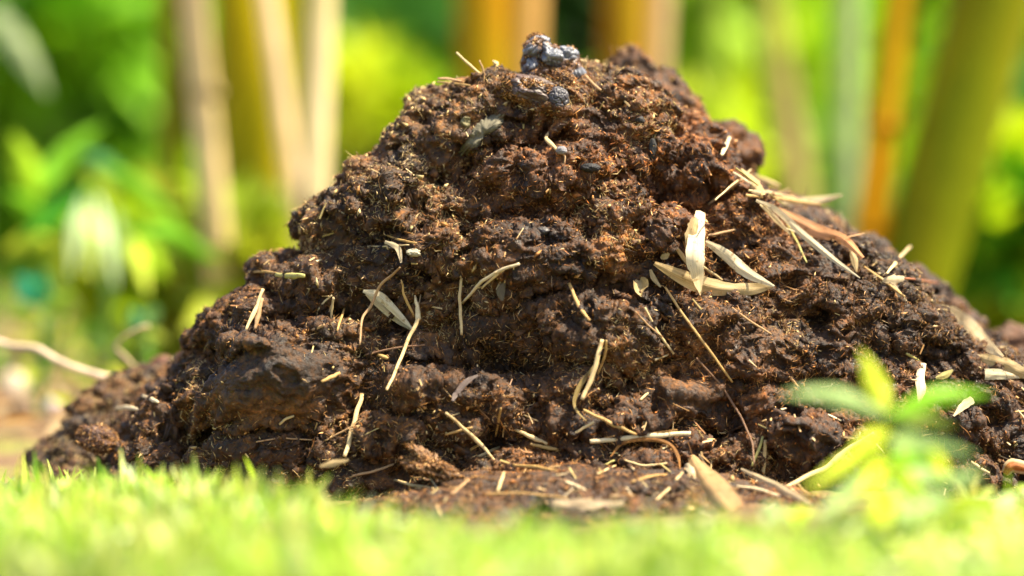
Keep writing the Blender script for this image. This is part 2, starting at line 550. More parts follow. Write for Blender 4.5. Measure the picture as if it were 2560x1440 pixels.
# ---- fibres, crumbs and chips over the surface ----------------------------
def rand_unit(n):
    v = rng.normal(size=(n, 3))
    return v / np.linalg.norm(v, axis=1, keepdims=True)


def slivers(P, Dr, Lh, Wd, bend):
    """pointed three-sided splinters: 2 tips and a 3-vertex waist"""
    n = len(P)
    side = np.cross(Dr, rand_unit(n)); side /= np.linalg.norm(side, axis=1, keepdims=True) + 1e-9
    up = np.cross(Dr, side)
    V = np.empty((n, 5, 3))
    V[:, 0] = P - Dr * Lh[:, None]; V[:, 1] = P + Dr * Lh[:, None]
    c = P + side * bend[:, None]
    for k in range(3):
        a = k * 2.094
        V[:, 2 + k] = c + (side * math.cos(a) * 1.2 + up * math.sin(a) * 0.7) * Wd[:, None]
    o = (np.arange(n) * 5)[:, None]
    F = []
    for k in range(3):
        F.append(o + np.array([[0, 2 + (k + 1) % 3, 2 + k]])); F.append(o + np.array([[1, 2 + k, 2 + (k + 1) % 3]]))
    return V.reshape(-1, 3), np.concatenate(F)


def pick(n, mask=None, weights=None):
    vis = (HN[:, 1] < 0.45) & (HV[:, 2] > -0.01) & (np.abs(HV[:, 0]) < 0.5)
    ids = np.nonzero(vis)[0]
    c = np.cumsum(HA[ids]); c /= c[-1]
    return ids[np.searchsorted(c, rng.uniform(0, 1, n))]


PAL = np.array([[.075, .032, .010], [.15, .066, .018], [.34, .16, .045], [.025, .012, .005], [.50, .27, .095], [.70, .46, .20], [.40, .155, .036]])


def fibre_colors(idx, pal_w):
    rd, oc, bk2 = region(HV[idx])
    n = len(idx)
    k = rng.choice(len(PAL), n, p=pal_w)
    c = PAL[k].copy()
    c *= rng.uniform(0.7, 1.35, (n, 1))
    c *= 1 + rd[:, None] * (np.array([1.5, 1.2, 1.0]) - 1)
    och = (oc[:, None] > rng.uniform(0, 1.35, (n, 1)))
    c = np.where(och, np.array([.54, .38, .16]) * rng.uniform(.6, 1.3, (n, 1)), c)  # pale fibres: ochre crust and the painted crest highlights
    c *= 1 + bk2[:, None] * (np.array([.72, .78, .95]) - 1)
    return c


def scatter_fibres():
    n = 330000
    idx = pick(n)
    keep = rng.uniform(0, 1, n) > HSM[idx] * 0.92
    # fibres come in tufts
    dens = sstep(-0.3, 0.35, .6 * vnoise(HV[idx], 60, 91) + .6 * vnoise(HV[idx], 22, 92))
    keep &= rng.uniform(0, 1, n) < 0.05 + 0.95 * dens
    idx = idx[keep]; n = len(idx)
    nn = HN[idx]
    t = rand_unit(n); t -= nn * (t * nn).sum(1, keepdims=True); t /= np.linalg.norm(t, axis=1, keepdims=True)
    fl = np.stack([vnoise(HV[idx], 34, 94 + q) for q in range(3)], 1)
    fl /= np.linalg.norm(fl, axis=1, keepdims=True) + 1e-9
    t = t * .75 + fl; t -= nn * (t * nn).sum(1, keepdims=True); t /= np.linalg.norm(t, axis=1, keepdims=True) + 1e-9
    lift = np.abs(rng.normal(0, 0.24, n))[:, None] + (rng.uniform(0, 1, (n, 1)) < .03) * .8
    d = t + nn * lift; d /= np.linalg.norm(d, axis=1, keepdims=True)
    Lh = rng.lognormal(math.log(0.0021), 0.55, n).clip(0.0006, 0.009)
    Wd = rng.lognormal(math.log(0.00021), 0.35, n).clip(0.00012, 0.0007)
    P = HV[idx] + nn * (0.0003) + d * Lh[:, None] * 0.35
    V, F = slivers(P, d, Lh, Wd, rng.normal(0, 0.3, n) * Lh)
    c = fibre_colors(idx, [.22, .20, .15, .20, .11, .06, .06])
    return V, F, np.repeat(c, 5, axis=0)


def scatter_flakes():
    """bran-like flakes and crumbs, chunkier than the fibres"""
    n = 30000
    idx = pick(n)
    keep = rng.uniform(0, 1, n) > HSM[idx] * 0.9
    idx = idx[keep]; n = len(idx)
    nn = HN[idx]
    d = rand_unit(n)
    Lh = rng.lognormal(math.log(0.0014), 0.5, n).clip(0.0005, 0.005)
    Wd = Lh * rng.uniform(0.2, 0.6, n)
    P = HV[idx] + nn * (Wd[:, None] * 0.4)
    V, F = slivers(P, d, Lh, Wd, rng.normal(0, 0.2, n) * Lh)
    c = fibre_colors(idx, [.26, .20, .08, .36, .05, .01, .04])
    return V, F, np.repeat(c, 5, axis=0)


def scatter_chips():
    """pale chopped straw, 3 to 18 mm"""
    n = 9000
    idx = pick(n)
    low = sstep(0.10, 0.02, HV[idx, 2]) * sstep(-.16, -.04, HV[idx, 0])
    keep = rng.uniform(0, 1, n) < (0.22 + 0.78 * low) * sstep(-.3, .5, vnoise(HV[idx], 26, 93))
    keep &= rng.uniform(0, 1, n) > HSM[idx] * .85
    idx = idx[keep]; n = len(idx)
    nn = HN[idx]
    t = rand_unit(n); t -= nn * (t * nn).sum(1, keepdims=True); t /= np.linalg.norm(t, axis=1, keepdims=True)
    d = t + nn * np.abs(rng.normal(0, 0.25, n))[:, None]; d /= np.linalg.norm(d, axis=1, keepdims=True)
    Lh = rng.lognormal(math.log(0.0026), 0.65, n).clip(0.0008, 0.014) * (1 + .5 * low[keep])
    Wd = rng.uniform(0.0003, 0.0008, n)
    P = HV[idx] + nn * 0.0012
    side = np.cross(d, nn); side /= np.linalg.norm(side, axis=1, keepdims=True) + 1e-9
    up = np.cross(side, d)
    V = np.empty((n, 8, 3)); k = 0
    for e in (-1, 1):
        for a, b in ((-1, -.45), (1, -.45), (1, .45), (-1, .45)):
            tp = 1 if e < 0 else rng.uniform(.4, 1, n)
            V[:, k] = P + d * (e * Lh)[:, None] + side * (a * Wd * tp)[:, None] + up * (b * Wd)[:, None]
            k += 1
    o = (np.arange(n) * 8)[:, None]
    F = np.concatenate([o + np.array([q]) for q in ([0, 3, 2, 1], [4, 5, 6, 7], [0, 1, 5, 4], [1, 2, 6, 5], [2, 3, 7, 6], [3, 0, 4, 7])])
    base = np.array([[.56, .38, .17], [.42, .23, .08], [.66, .52, .30], [.44, .33, .12], [.30, .14, .05]])
    c = base[rng.choice(5, n, p=[.28, .25, .12, .15, .2])] * rng.uniform(.7, 1.15, (n, 1))
    return V.reshape(-1, 3), F, np.repeat(c, 8, axis=0)


V, F, c = scatter_fibres()
o = mesh('fibres', V, F, M_FIB, smooth=False, col=c, parent=heap); tag(o, kind='stuff')
V, F, c = scatter_flakes()
o = mesh('crumbs', V, F, M_FIB, smooth=True, col=c, parent=heap); tag(o, kind='stuff')
V, F, c = scatter_chips()
o = mesh('straw_chips', V, F, M_CHIP, smooth=False, col=c, parent=heap); tag(o, kind='stuff')
print('heap verts', len(HV))


# ------------------------------------------------------------------ strips and tubes laid on the heap
def catmull(pts, n):
    pts = np.asarray(pts, float)
    if len(pts) == 2:
        t = np.linspace(0, 1, n)[:, None]
        return pts[0] * (1 - t) + pts[1] * t
    p = np.vstack([2 * pts[0] - pts[1], pts, 2 * pts[-1] - pts[-2]])
    m = len(pts) - 1
    out = []
    for u in np.linspace(0, m - 1e-6, n):
        i = int(u); t = u - i
        a, b, c, d = p[i], p[i + 1], p[i + 2], p[i + 3]
        out.append(0.5 * (2 * b + (c - a) * t + (2 * a - 5 * b + 4 * c - d) * t * t + (3 * b - a - 3 * c + d) * t ** 3))
    return np.array(out)


def polyl(pts, n):
    pts = np.asarray(pts, float)
    l = np.concatenate([[0], np.cumsum(np.hypot(*np.diff(pts, axis=0).T))])
    t = np.linspace(0, l[-1], n)
    q = np.stack([np.interp(t, l, pts[:, 0]), np.interp(t, l, pts[:, 1])], 1)
    q[1:-1] = (q[:-2] + 2 * q[1:-1] + q[2:]) / 4
    return q


def lay(pts, n, off, y=None, bury=0.0, hard=False):
    """photo points -> a path of n points resting on the heap, bridging its hollows (or at depth y)"""
    q = polyl(pts, n) if hard else catmull(pts, n)
    if y is not None:
        ys = np.interp(np.linspace(0, 1, n), np.linspace(0, 1, len(y)), y) if hasattr(y, '__len__') else np.full(n, y)
    else:
        hy = np.array([(lambda h: h[1] if h is not None else np.nan)(hit(a, b)[0]) for a, b in q])
        ok = ~np.isnan(hy)
        if ok.sum() == 0: ys = np.full(n, 0.0)
        else:
            idx = np.arange(n)
            hy = np.interp(idx, idx[ok], hy[ok])
            u = idx / (n - 1) - .5
            Lp = sum(math.dist(pts[k], pts[k + 1]) for k in range(len(pts) - 1))
            dg = 1 if Lp < 170 else 2
            fit = np.polyval(np.polyfit(u, hy, dg), u)
            ys = fit + np.percentile(hy - fit, 10) - off
            if bury: ys[0] += bury
    return np.array([W(a, b, yy) for (a, b), yy in zip(q, ys)])


def frames(P):
    T = np.gradient(P, axis=0); T /= np.linalg.norm(T, axis=1, keepdims=True) + 1e-12
    view = P - CAM; view /= np.linalg.norm(view, axis=1, keepdims=True)
    A = np.cross(T, view); A /= np.linalg.norm(A, axis=1, keepdims=True) + 1e-12   # across, seen from the front
    B = np.cross(A, T)
    return T, A, B


def tube(P, R, k=7, flat=1.0, A=None, B=None):
    n = len(P)
    if A is None: _, A, B = frames(P)
    V = np.empty((n, k, 3))
    for j in range(k):
        a = 2 * math.pi * j / k
        V[:, j] = P + A * (np.cos(a) * R)[:, None] + B * (np.sin(a) * R * flat)[:, None]
    i = np.arange(n * k).reshape(n, k)
    F = np.stack([i[:-1], np.roll(i, -1, 1)[:-1], np.roll(i, -1, 1)[1:], i[1:]], -1).reshape(-1, 4)
    V = V.reshape(-1, 3)
    caps = np.array([[i[0, 0]] + [i[0, k - 1 - q] for q in range(k - 1)], list(i[-1])])
    uv = np.stack([np.tile(np.arange(k) / k, n), np.repeat(np.linspace(0, 1, n), k)], 1)
    return V, [F, caps], uv


PX = 0.30 / 1000     # metres per photo pixel at the heap

CREAM = (.58, .42, .20); GOLD = (.46, .28, .09); PALE = (.68, .54, .32); TAN = (.40, .24, .11)
BROWN = (.17, .085, .04); OLIVE = (.38, .33, .10); WHITE = (.80, .68, .44); RUST = (.30, .10, .03); PEACH = (.72, .36, .16)
SEEN = set()


def straw_mesh(pts, wpx, colr, taper=(0.85, 1, 1, .8), y=None, off=0.0008, flat=.55, n=None, bury=0, nodes=0, M=None):
    L = sum(math.dist(pts[i], pts[i + 1]) for i in range(len(pts) - 1))
    n = n or int(max(8, L / 7))
    P = lay(pts, n, off + wpx * PX * .3, y, bury, hard=len(pts) < 6)
    s = np.linspace(0, 1, n)
    R = wpx * PX * (.42 if M is None else .5) * np.interp(s, np.linspace(0, 1, len(taper)), taper)
    for q in range(nodes):
        u = (q + .6) / nodes
        R = R * (1 + .35 * np.exp(-((s - u) / (2.2 / n)) ** 2))
    P = P + np.stack([vnoise(np.stack([s * 4, s * 0 + hash(tuple(pts[0])) % 97 + k * 7.3, s * 0], 1), 1.3) for k in range(3)], 1) * wpx * PX * .22
    V, F, uv = tube(P, R, 7, flat)
    c = np.tile(np.array(colr), (len(V), 1))
    sv = np.repeat(s, 7)[:, None]
    c = c * (1 + .25 * vnoise(np.concatenate([sv * 5, sv * 0 + wpx, sv * 0], 1), 1.0)[:, None])
    return V, F, uv, c


def straw(label, pts, wpx, colr, group='loose straws on the heap', name='straw', **kw):
    V, F, uv, c = straw_mesh(pts, wpx, colr, **kw)
    o = mesh(name, V, F, M_STRAW, col=c, uv=uv)
    tag(o, label, 'twig' if name == 'twig' else 'straw', group)
    return o


def leaf_mesh(pts, widths, colr, y=None, off=0.003, fold=0.25, curl=0.0, twist=0.0, n=None, edge=None, ragged=0.10):
    L = sum(math.dist(pts[i], pts[i + 1]) for i in range(len(pts) - 1))
    n = n or int(max(10, L / 6))
    P = lay(pts, n, off, y)
    T, A, B = frames(P)
    s = np.linspace(0, 1, n)
    Wd = catmull([(a, b) for a, b in zip(np.linspace(0, 1, len(widths)), widths)], n)[:, 1].clip(0.3) * PX / 2
    k = 9
    v = np.linspace(-1, 1, k)
    tw = math.radians(twist) * s
    V = np.empty((n, k, 3))
    sd = abs(hash(tuple(map(float, pts[0])))) % 91
    for j in range(k):
        ragg = 1 + ragged * vnoise(np.stack([s * 14, s * 0 + sd, s * 0 + (3 if v[j] > 0 else 8)], 1), 1.0) * abs(v[j])
        lat = A * np.cos(tw)[:, None] + B * np.sin(tw)[:, None]
        nor = np.cross(lat, T)
        wav = fold * (abs(v[j]) - .5) + curl * (v[j] ** 2) + .18 * vnoise(np.stack([s * 5, s * 0 + v[j] * .9, s * 0 + sd], 1), 1.1) * 1.6
        V[:, j] = P + lat * (Wd * v[j] * ragg)[:, None] + nor * (Wd * wav)[:, None]
    i = np.arange(n * k).reshape(n, k)
    F = np.stack([i[:-1, :-1], i[:-1, 1:], i[1:, 1:], i[1:, :-1]], -1).reshape(-1, 4)
    uv = np.stack([np.tile((v + 1) / 2, n), np.repeat(s, k)], 1)
    c = np.tile(np.array(colr), (n * k, 1))
    sv = np.repeat(s, k); vv = np.tile(v, n)
    c = c * (1 + .22 * vnoise(np.stack([sv * 4, vv * 2, sv * 0 + sd], 1), 1.0))[:, None]
    if edge is not None:
        c = np.where((np.abs(vv) > .72)[:, None], np.array(edge), c)
    return V.reshape(-1, 3), F, uv, c


def dryleaf(label, pts, widths, colr, group='dry leaves lying on the heap', **kw):
    V, F, uv, c = leaf_mesh(pts, widths, colr, **kw)
    o = mesh('dry_leaf', V, F, M_DRYLEAF, col=c, uv=uv)
    tag(o, label, 'dry leaf', group)
    return o


# -- straws ------------------------------------------------------------------
# forked straw with its split leaf
rt = empty('forked_straw', W(1045, 797, -0.1))
tag(rt, 'pale forked straw with a split leaf and a straight knobbly lower stem', 'straw', 'loose straws on the heap')
for nm, pts, wp, cc, tp in (('stem', [(1046, 795), (1012, 870), (990, 925), (968, 974)], 13, CREAM, (1, .85, .8, .6)),
                            ('sheath', [(1036, 738), (1043, 770), (1046, 800)], 17, PALE, (.3, .8, 1.1)),
                            ('side_twig', [(1003, 700), (1012, 745), (1036, 792)], 9, GOLD, (.5, 1, .8)),
                            ('side_twig', [(1050, 800), (1048, 760), (1052, 735)], 6, TAN, (1, .8, .4))):
    V, F, uv, c = straw_mesh(pts, wp, cc, taper=tp, off=.006)
    mesh(nm, V, F, M_STRAW, col=c, uv=uv, parent=rt)
for pts, ww in (([(908, 727), (950, 742), (1000, 790), (1030, 822)], [8, 24, 16, 6]), ([(915, 735), (945, 762), (990, 800), (1028, 824)], [6, 14, 12, 5])):
    V, F, uv, c = leaf_mesh(pts, ww, WHITE, off=.006, fold=.3)
    mesh('leaf', V, F, M_DRYLEAF, col=c, uv=uv, parent=rt)

straw('thin bent brown twig hanging left of the forked straw', [(1000, 668), (985, 683), (950, 715), (928, 765), (905, 798), (900, 862)], 8, TAN, name='twig', group='twigs on the heap', taper=(.7, 1, 1.1, 1.2, 1.0, .7), off=.008)
straw('upright cream straw hanging over the dark hollow in the middle', [(1154, 695), (1149, 745), (1154, 838)], 10, CREAM, off=.007)
rt = empty('curved_straw', W(1240, 700, -0.1))
tag(rt, 'curved pale split straw arching to upper right above the upright cream straw', 'straw', 'loose straws on the heap')
for pts, wp in (([(1300, 659), (1255, 674), (1205, 702), (1157, 757)], 10), ([(1262, 672), (1225, 702), (1203, 721)], 7), ([(1240, 680), (1205, 700), (1185, 722)], 5)):
    V, F, uv, c = straw_mesh(pts, wp, PALE, off=.007)
    mesh('strand', V, F, M_STRAW, col=c, uv=uv, parent=rt)
LIST = [
    ('thin level straw crossing above the forked straw', [(918, 616), (965, 616), (1022, 612)], 5, CREAM),
    ('short sloping golden straw just above the thin level one', [(968, 588), (1000, 600), (1042, 608)], 7, GOLD),
    ('reddish brown twig lying level below the forked straw', [(912, 888), (980, 871), (1062, 862)], 7, BROWN),
    ('stub of yellow straw next to the reddish twig under the fork', [(944, 887), (970, 897)], 10, GOLD),
    ('yellow bent stub at the top of the big smooth brown lump', [(803, 955), (825, 945), (850, 932)], 10, GOLD),
    ('long thin golden straw running down below the folded bamboo leaf', [(1662, 718), (1710, 790), (1765, 865), (1830, 955)], 8, GOLD),
    ('golden straw leaning left of the long thin one', [(1612, 768), (1640, 825), (1684, 885)], 8, CREAM),
    ('short tan straw beside and left of the leaning golden straw', [(1588, 778), (1618, 812), (1655, 842)], 6, TAN),
    ('tapered straw between the husk and the curved split straw', [(1423, 708), (1446, 765), (1474, 802)], 11, GOLD),
    ('golden diagonal straw ending at the long pale straw near the base', [(1458, 1025), (1520, 1054), (1592, 1088)], 11, GOLD),
    ('pale broken straw lying furthest left in the litter at the foot', [(985, 1200), (1040, 1215), (1085, 1222)], 9, CREAM),
    ('tan straw slanting up out of the litter left of centre', [(1130, 1235), (1165, 1205), (1190, 1190)], 8, TAN),
    ('long thin straw lying level over the litter at the foot', [(1210, 1236), (1300, 1232), (1420, 1246)], 7, GOLD),
    ('short pale straw on the litter right of the yellow level one', [(1400, 1200), (1440, 1214), (1470, 1230)], 9, PALE),
    ('golden straw between the arch and the grass', [(1580, 1205), (1630, 1190), (1668, 1186)], 8, GOLD),
    ('cream straw leaning on the left side of the wide tan leaf', [(1640, 1250), (1680, 1215), (1706, 1180)], 8, CREAM),
    ('pale straw lying under the point of the dark curving twig', [(1840, 1215), (1890, 1222), (1945, 1240)], 9, PALE),
    ('long cream straw leaning into the thick pale level one from below', [(1560, 1150), (1610, 1165), (1668, 1158)], 7, CREAM),
    ('thin reddish twig across the lower left of the smooth lump', [(640, 1105), (700, 1095), (780, 1100)], 5, TAN),
    ('tan straw lying at the foot of the thick pale standing one', [(880, 1190), (930, 1180), (985, 1160)], 8, TAN),
    ('thick pale level straw lying over the curled brown leaf', [(1475, 1104), (1600, 1091), (1727, 1083)], 15, PALE),
    ('short cream straw crossing up to the golden diagonal one', [(1430, 1087), (1485, 1055)], 9, CREAM),
    ('long sloping straw in the crossed bundle low in the middle', [(1115, 1033), (1185, 1095), (1243, 1157)], 10, CREAM),
    ('straw crossing the top of the long sloping one', [(1112, 1087), (1150, 1076), (1182, 1069)], 8, GOLD),
    ('straw crossing the middle of the long sloping one from below', [(1148, 1142), (1200, 1110)], 9, GOLD),
    ('lowest of the straws that cross the long sloping one', [(1188, 1145), (1250, 1117)], 9, CREAM),
    ('upright thin straw right of the crossed bundle', [(1252, 1020), (1246, 1055), (1239, 1092)], 7, GOLD),
    ('plump straw sloping right beyond the upright thin one', [(1282, 1070), (1322, 1090), (1368, 1110)], 11, CREAM),
    ('short straw directly under the plump sloping one', [(1326, 1110), (1396, 1125)], 10, GOLD),
    ('level yellow straw over a brown stub near the base', [(1282, 1163), (1330, 1166), (1390, 1176)], 10, GOLD),
    ('stub of straw standing in a hollow just above the grass', [(1262, 1180), (1244, 1228)], 9, CREAM),
    ('olive straw stub under the arch of the curled leaf', [(1484, 1180), (1536, 1150)], 7, OLIVE),
    ('paler straw stub parallel to the olive one under the arch', [(1492, 1186), (1540, 1163)], 7, CREAM),
    ('thick pale straw standing at the left above the grass', [(906, 984), (893, 1030), (878, 1085), (863, 1140)], 15, CREAM),
    ('thin tan straw crossing behind the thick pale standing one', [(812, 1102), (870, 1072), (930, 1040)], 6, TAN),
    ('small bent straw on the lower edge of the smooth brown lump', [(698, 1062), (712, 1048), (735, 1040)], 8, CREAM),
    ('straw sticking out of the left edge of the heap', [(622, 680), (655, 678), (692, 683)], 8, GOLD),
    ('flat yellow sheath beside the straw that sticks out left', [(690, 686), (725, 692), (760, 688)], 15, OLIVE),
    ('tall pale stalk leaning on the left shoulder of the heap', [(658, 722), (640, 770), (614, 826)], 11, CREAM),
    ('darker stalk close behind the tall pale one on the left shoulder', [(656, 745), (648, 780), (636, 826)], 12, TAN),
    ('level pale straw on the low blurred spur at the left', [(288, 1020), (318, 1019), (348, 1024)], 11, PALE),
    ('short pale straw above the level one on the left spur', [(356, 990), (375, 996), (396, 1006)], 10, PALE),
    ('left spike of a small tuft of straw under a ledge', [(830, 738), (812, 752), (793, 778)], 6, PALE),
    ('upright spike of the small tuft under a ledge', [(833, 742), (830, 765), (828, 802)], 7, CREAM),
    ('right spike of the small tuft under a ledge', [(836, 745), (826, 772), (820, 788)], 5, PALE),
    ('short straight straw right of the small tuft', [(862, 767), (853, 795), (843, 826)], 7, GOLD),
    ('little straw lying flat below the small tuft', [(780, 826), (812, 812)], 9, TAN),
    ('straw poking into the air left of the summit', [(1141, 131), (1165, 155), (1204, 188)], 8, CREAM),
    ('thin brown curl poking up near the summit', [(1198, 150), (1206, 168), (1212, 190)], 5, TAN),
    ('upper flat straw pointing left from the crest', [(1094, 196), (1125, 198), (1158, 205)], 9, TAN),
    ('lower flat straw pointing left from the crest', [(1092, 205), (1130, 208), (1175, 214)], 7, GOLD),
    ('golden straw leaning against the blue-grey lump on the summit', [(1418, 114), (1438, 145), (1462, 188), (1502, 226)], 9, TAN),
    ('yellow straw with a bent tip below the summit', [(1374, 331), (1362, 347), (1392, 374)], 11, CREAM),
    ('short fine straw in front of the pebble slope', [(1396, 375), (1414, 392), (1410, 410)], 6, TAN),
    ('small upright straw chip in the middle of the brown face', [(1375, 474), (1373, 500)], 6, CREAM),
    ('bright straw splinter on the right shoulder skyline', [(1824, 343), (1817, 362), (1803, 388)], 12, PALE),
    ('golden round straw jutting right from the straw bundle', [(1866, 488), (1930, 494), (2052, 513)], 12, GOLD),
    ('olive grass stem on the upper rim of the straw bundle', [(1840, 420), (1880, 452), (1960, 512)], 6, OLIVE),
    ('cream straw lying under the golden jutting straw', [(1872, 476), (1920, 482), (1990, 496)], 9, CREAM),
    ('dark thorn-like twig tip above the straw bundle', [(1920, 492), (1950, 480), (1974, 474)], 5, TAN),
    ('cream strand under the long narrow white leaf', [(1900, 512), (1950, 565), (1988, 580)], 6, PALE),
    ('pale strand along the top of the straw bundle', [(1832, 430), (1880, 462), (1902, 482)], 8, PALE),
    ('short golden straw jutting out above the straw bundle', [(1878, 438), (1912, 450), (1950, 466)], 10, CREAM),
    ('olive stem drooping from the straw bundle', [(1938, 502), (1960, 545), (1990, 600), (2017, 656)], 7, OLIVE),
    ('grey straw crossing low left of the straw bundle', [(1770, 512), (1812, 480), (1856, 448)], 9, TAN),
    ('finer grey straw crossing beside the low left one', [(1788, 500), (1830, 462), (1878, 424)], 6, CREAM),
    ('small twig jutting from behind the upright bamboo leaf', [(1762, 590), (1800, 583), (1839, 573)], 8, TAN),
    ('thin straw between the upright and the folded bamboo leaf', [(1752, 663), (1780, 682), (1812, 706)], 8, CREAM),
    ('dark long twig curving down the lower right face', [(1740, 895), (1800, 960), (1852, 1040), (1882, 1110), (1886, 1160)], 7, BROWN),
    ('left one of two stubby straws beside the dark curving twig', [(1908, 1090), (1894, 1130), (1880, 1165)], 9, OLIVE),
    ('right one of two stubby straws beside the dark curving twig', [(1914, 1100), (1910, 1150), (1906, 1196)], 11, CREAM),
    ('long bent pale stalk behind the green weed', [(1952, 1226), (2010, 1194), (2062, 1170), (2120, 1122), (2185, 1082)], 14, CREAM),
    ('thin straw in front of the upper leaves of the green weed', [(2266, 884), (2302, 906)], 9, OLIVE),
    ('small pale straw low at the right edge', [(2428, 1154), (2450, 1170), (2474, 1184)], 9, CREAM),
    ('straw upright against the sky at the right shoulder', [(2276, 616), (2250, 642), (2218, 684)], 10, CREAM),
    ('pale twig running down the right shoulder', [(2160, 668), (2205, 698), (2262, 742)], 9, GOLD),
    ('rusty straw behind the pale scraps on the right shoulder', [(2262, 696), (2300, 700), (2345, 708)], 8, RUST),
    ('short reddish straw in the dark middle right face', [(1830, 770), (1870, 800), (1928, 836)], 7, TAN),
    ('short tan straw above the reeded right slope', [(1975, 945), (2000, 972)], 9, TAN),
    ('slanting pair-like straw near the black lump', [(1600, 1000), (1622, 980)], 8, CREAM),
]
for lab, pts, wp, cc in LIST:
    tw = 'twig' in lab.split(' ') and cc in (BROWN, TAN)
    straw(lab, pts, wp, cc, name='twig' if tw else 'straw', group='twigs on the heap' if tw else 'loose straws on the heap', nodes=1 if wp >= 10 else 0)

# hanging straw with a thin olive leaf, lower middle
rt = empty('hanging_straw', W(1490, 920, -0.1))
tag(rt, 'cream hanging straw with a long looped olive leaf in the lower middle', 'straw', 'loose straws on the heap')
for nm, pts, wp, cc in (('stem', [(1504, 848), (1492, 900), (1478, 950), (1455, 1000)], 15, CREAM), ('side_twig', [(1516, 850), (1512, 890), (1495, 935)], 8, GOLD)):
    V, F, uv, c = straw_mesh(pts, wp, cc, off=.007); mesh(nm, V, F, M_STRAW, col=c, uv=uv, parent=rt)
V, F, uv, c = leaf_mesh([(1484, 915), (1450, 965), (1436, 1005), (1445, 1030), (1466, 1052)], [4, 13, 9, 6, 2], (.34, .24, .08), off=.007, twist=50)
mesh('leaf', V, F, M_DRYLEAF, col=c, uv=uv, parent=rt)

# -- dry leaves --------------------------------------------------------------
dryleaf('cream bamboo leaf hanging upright with a pointed tip', [(1752, 528), (1742, 580), (1738, 640), (1744, 690), (1751, 738)], [26, 40, 46, 32, 3], (.80, .68, .44), off=.010, fold=.22, ragged=.2)
dryleaf('flat pale sheath of straw bending down from the thin level straw', [(962, 604), (990, 616), (1000, 635), (1003, 657)], [8, 14, 13, 5], PALE, off=.005, ragged=.3, fold=.1)
dryleaf('torn pale scrap behind the upright bamboo leaf', [(1738, 545), (1728, 590), (1722, 640)], [18, 30, 16], CREAM, off=.009, ragged=.4)
dryleaf('white bamboo leaf slanting down right to a sharp point', [(1764, 604), (1815, 637), (1870, 683), (1936, 716)], [12, 28, 27, 5], WHITE, off=.010, fold=.3)
dryleaf('wide folded tan bamboo leaf lying level under the upright one', [(1636, 658), (1700, 690), (1770, 716), (1830, 722), (1885, 722), (1934, 714)], [10, 34, 44, 30, 30, 6], CREAM, off=.008, fold=.3, edge=None)
dryleaf('tiny cream leaf scrap left of the upright bamboo leaf', [(1652, 646), (1662, 640), (1672, 632)], [8, 18, 8], PALE)
dryleaf('narrow scrap of leaf above the long thin straw', [(1626, 674), (1634, 695), (1652, 718)], [6, 13, 4], PALE)
dryleaf('narrow cream leaf strip above the folded tan leaf', [(1693, 622), (1706, 640), (1722, 665)], [8, 11, 5], CREAM)
dryleaf('long narrow white leaf running down from the straw bundle', [(1890, 500), (1945, 528), (2010, 588), (2080, 645), (2150, 695)], [8, 16, 18, 14, 3], WHITE, off=.010)
dryleaf('broad peach coloured leaf with white veins on the right slope', [(1922, 515), (1985, 548), (2050, 580), (2110, 600), (2158, 645)], [10, 30, 36, 26, 8], PEACH, off=.004, fold=.45, edge=None)
dryleaf('pale forked leaf strip curling up at its tip from the bundle', [(1930, 508), (2000, 505), (2060, 500), (2105, 486)], [8, 14, 12, 3], PALE, off=.006)
dryleaf('thin upper leaf strip reaching the same curled tip', [(1960, 500), (2020, 496), (2070, 492), (2104, 488)], [4, 7, 6, 3], PALE, off=.004)
dryleaf('short white leaf strip pointing down beneath the bundle', [(1905, 508), (1940, 548), (1976, 586)], [8, 13, 4], PALE, off=.008)
dryleaf('crumpled cream leaf mass at the root of the bundle', [(1850, 425), (1880, 458), (1905, 490)], [14, 34, 20], CREAM, off=.004, ragged=.4, fold=.6)
dryleaf('second crumpled leaf under the golden jutting straw', [(1880, 478), (1930, 486), (1975, 500)], [10, 20, 8], PALE, off=.005, ragged=.3)
dryleaf('small leaf end hanging from the peach coloured leaf', [(2128, 628), (2136, 650), (2142, 680)], [10, 18, 4], CREAM)
dryleaf('white scraps of leaf on the right shoulder', [(2206, 700), (2235, 700), (2262, 694)], [10, 24, 10], PALE, ragged=.4)
dryleaf('little curled white leaf below the shoulder scraps', [(2236, 712), (2248, 735), (2266, 752)], [6, 13, 4], PALE)
dryleaf('large cream leaf lying down the far right slope', [(2372, 770), (2410, 806), (2452, 850), (2508, 892)], [22, 44, 40, 8], PALE, off=.006, fold=.15)
dryleaf('white pointed leaf at the right edge of the picture', [(2462, 936), (2500, 936), (2550, 944)], [28, 26, 4], WHITE)
dryleaf('tan leaf litter above the white pointed leaf', [(2440, 892), (2500, 908), (2570, 935)], [16, 36, 30], CREAM, off=.002, ragged=.3)
dryleaf('narrow white upright leaf behind the top of the green weed', [(2308, 908), (2300, 945), (2303, 975), (2296, 1008)], [16, 22, 22, 4], WHITE, off=.006)
dryleaf('pale torn leaf right of the green weed', [(2432, 998), (2408, 1015), (2384, 1040)], [20, 18, 4], PALE, ragged=.3)
dryleaf('small olive leaf scrap between the two white right hand leaves', [(2340, 945), (2362, 938), (2382, 925)], [6, 18, 6], OLIVE)
dryleaf('rust coloured curled leaf with a white rim at the lower right', [(2512, 1185), (2530, 1165), (2575, 1172)], [20, 36, 30], (.42, .14, .03), off=.006, curl=.8, edge=(.6, .45, .25))
dryleaf('wide tan dry leaf standing at the base of the heap', [(1726, 1140), (1752, 1185), (1790, 1235), (1832, 1280)], [18, 62, 78, 60], (.52, .34, .16), off=.006, fold=.5, ragged=.15)
dryleaf('small white chip of leaf left of the wide tan leaf', [(1712, 1160), (1724, 1170), (1738, 1196)], [12, 20, 4], WHITE)
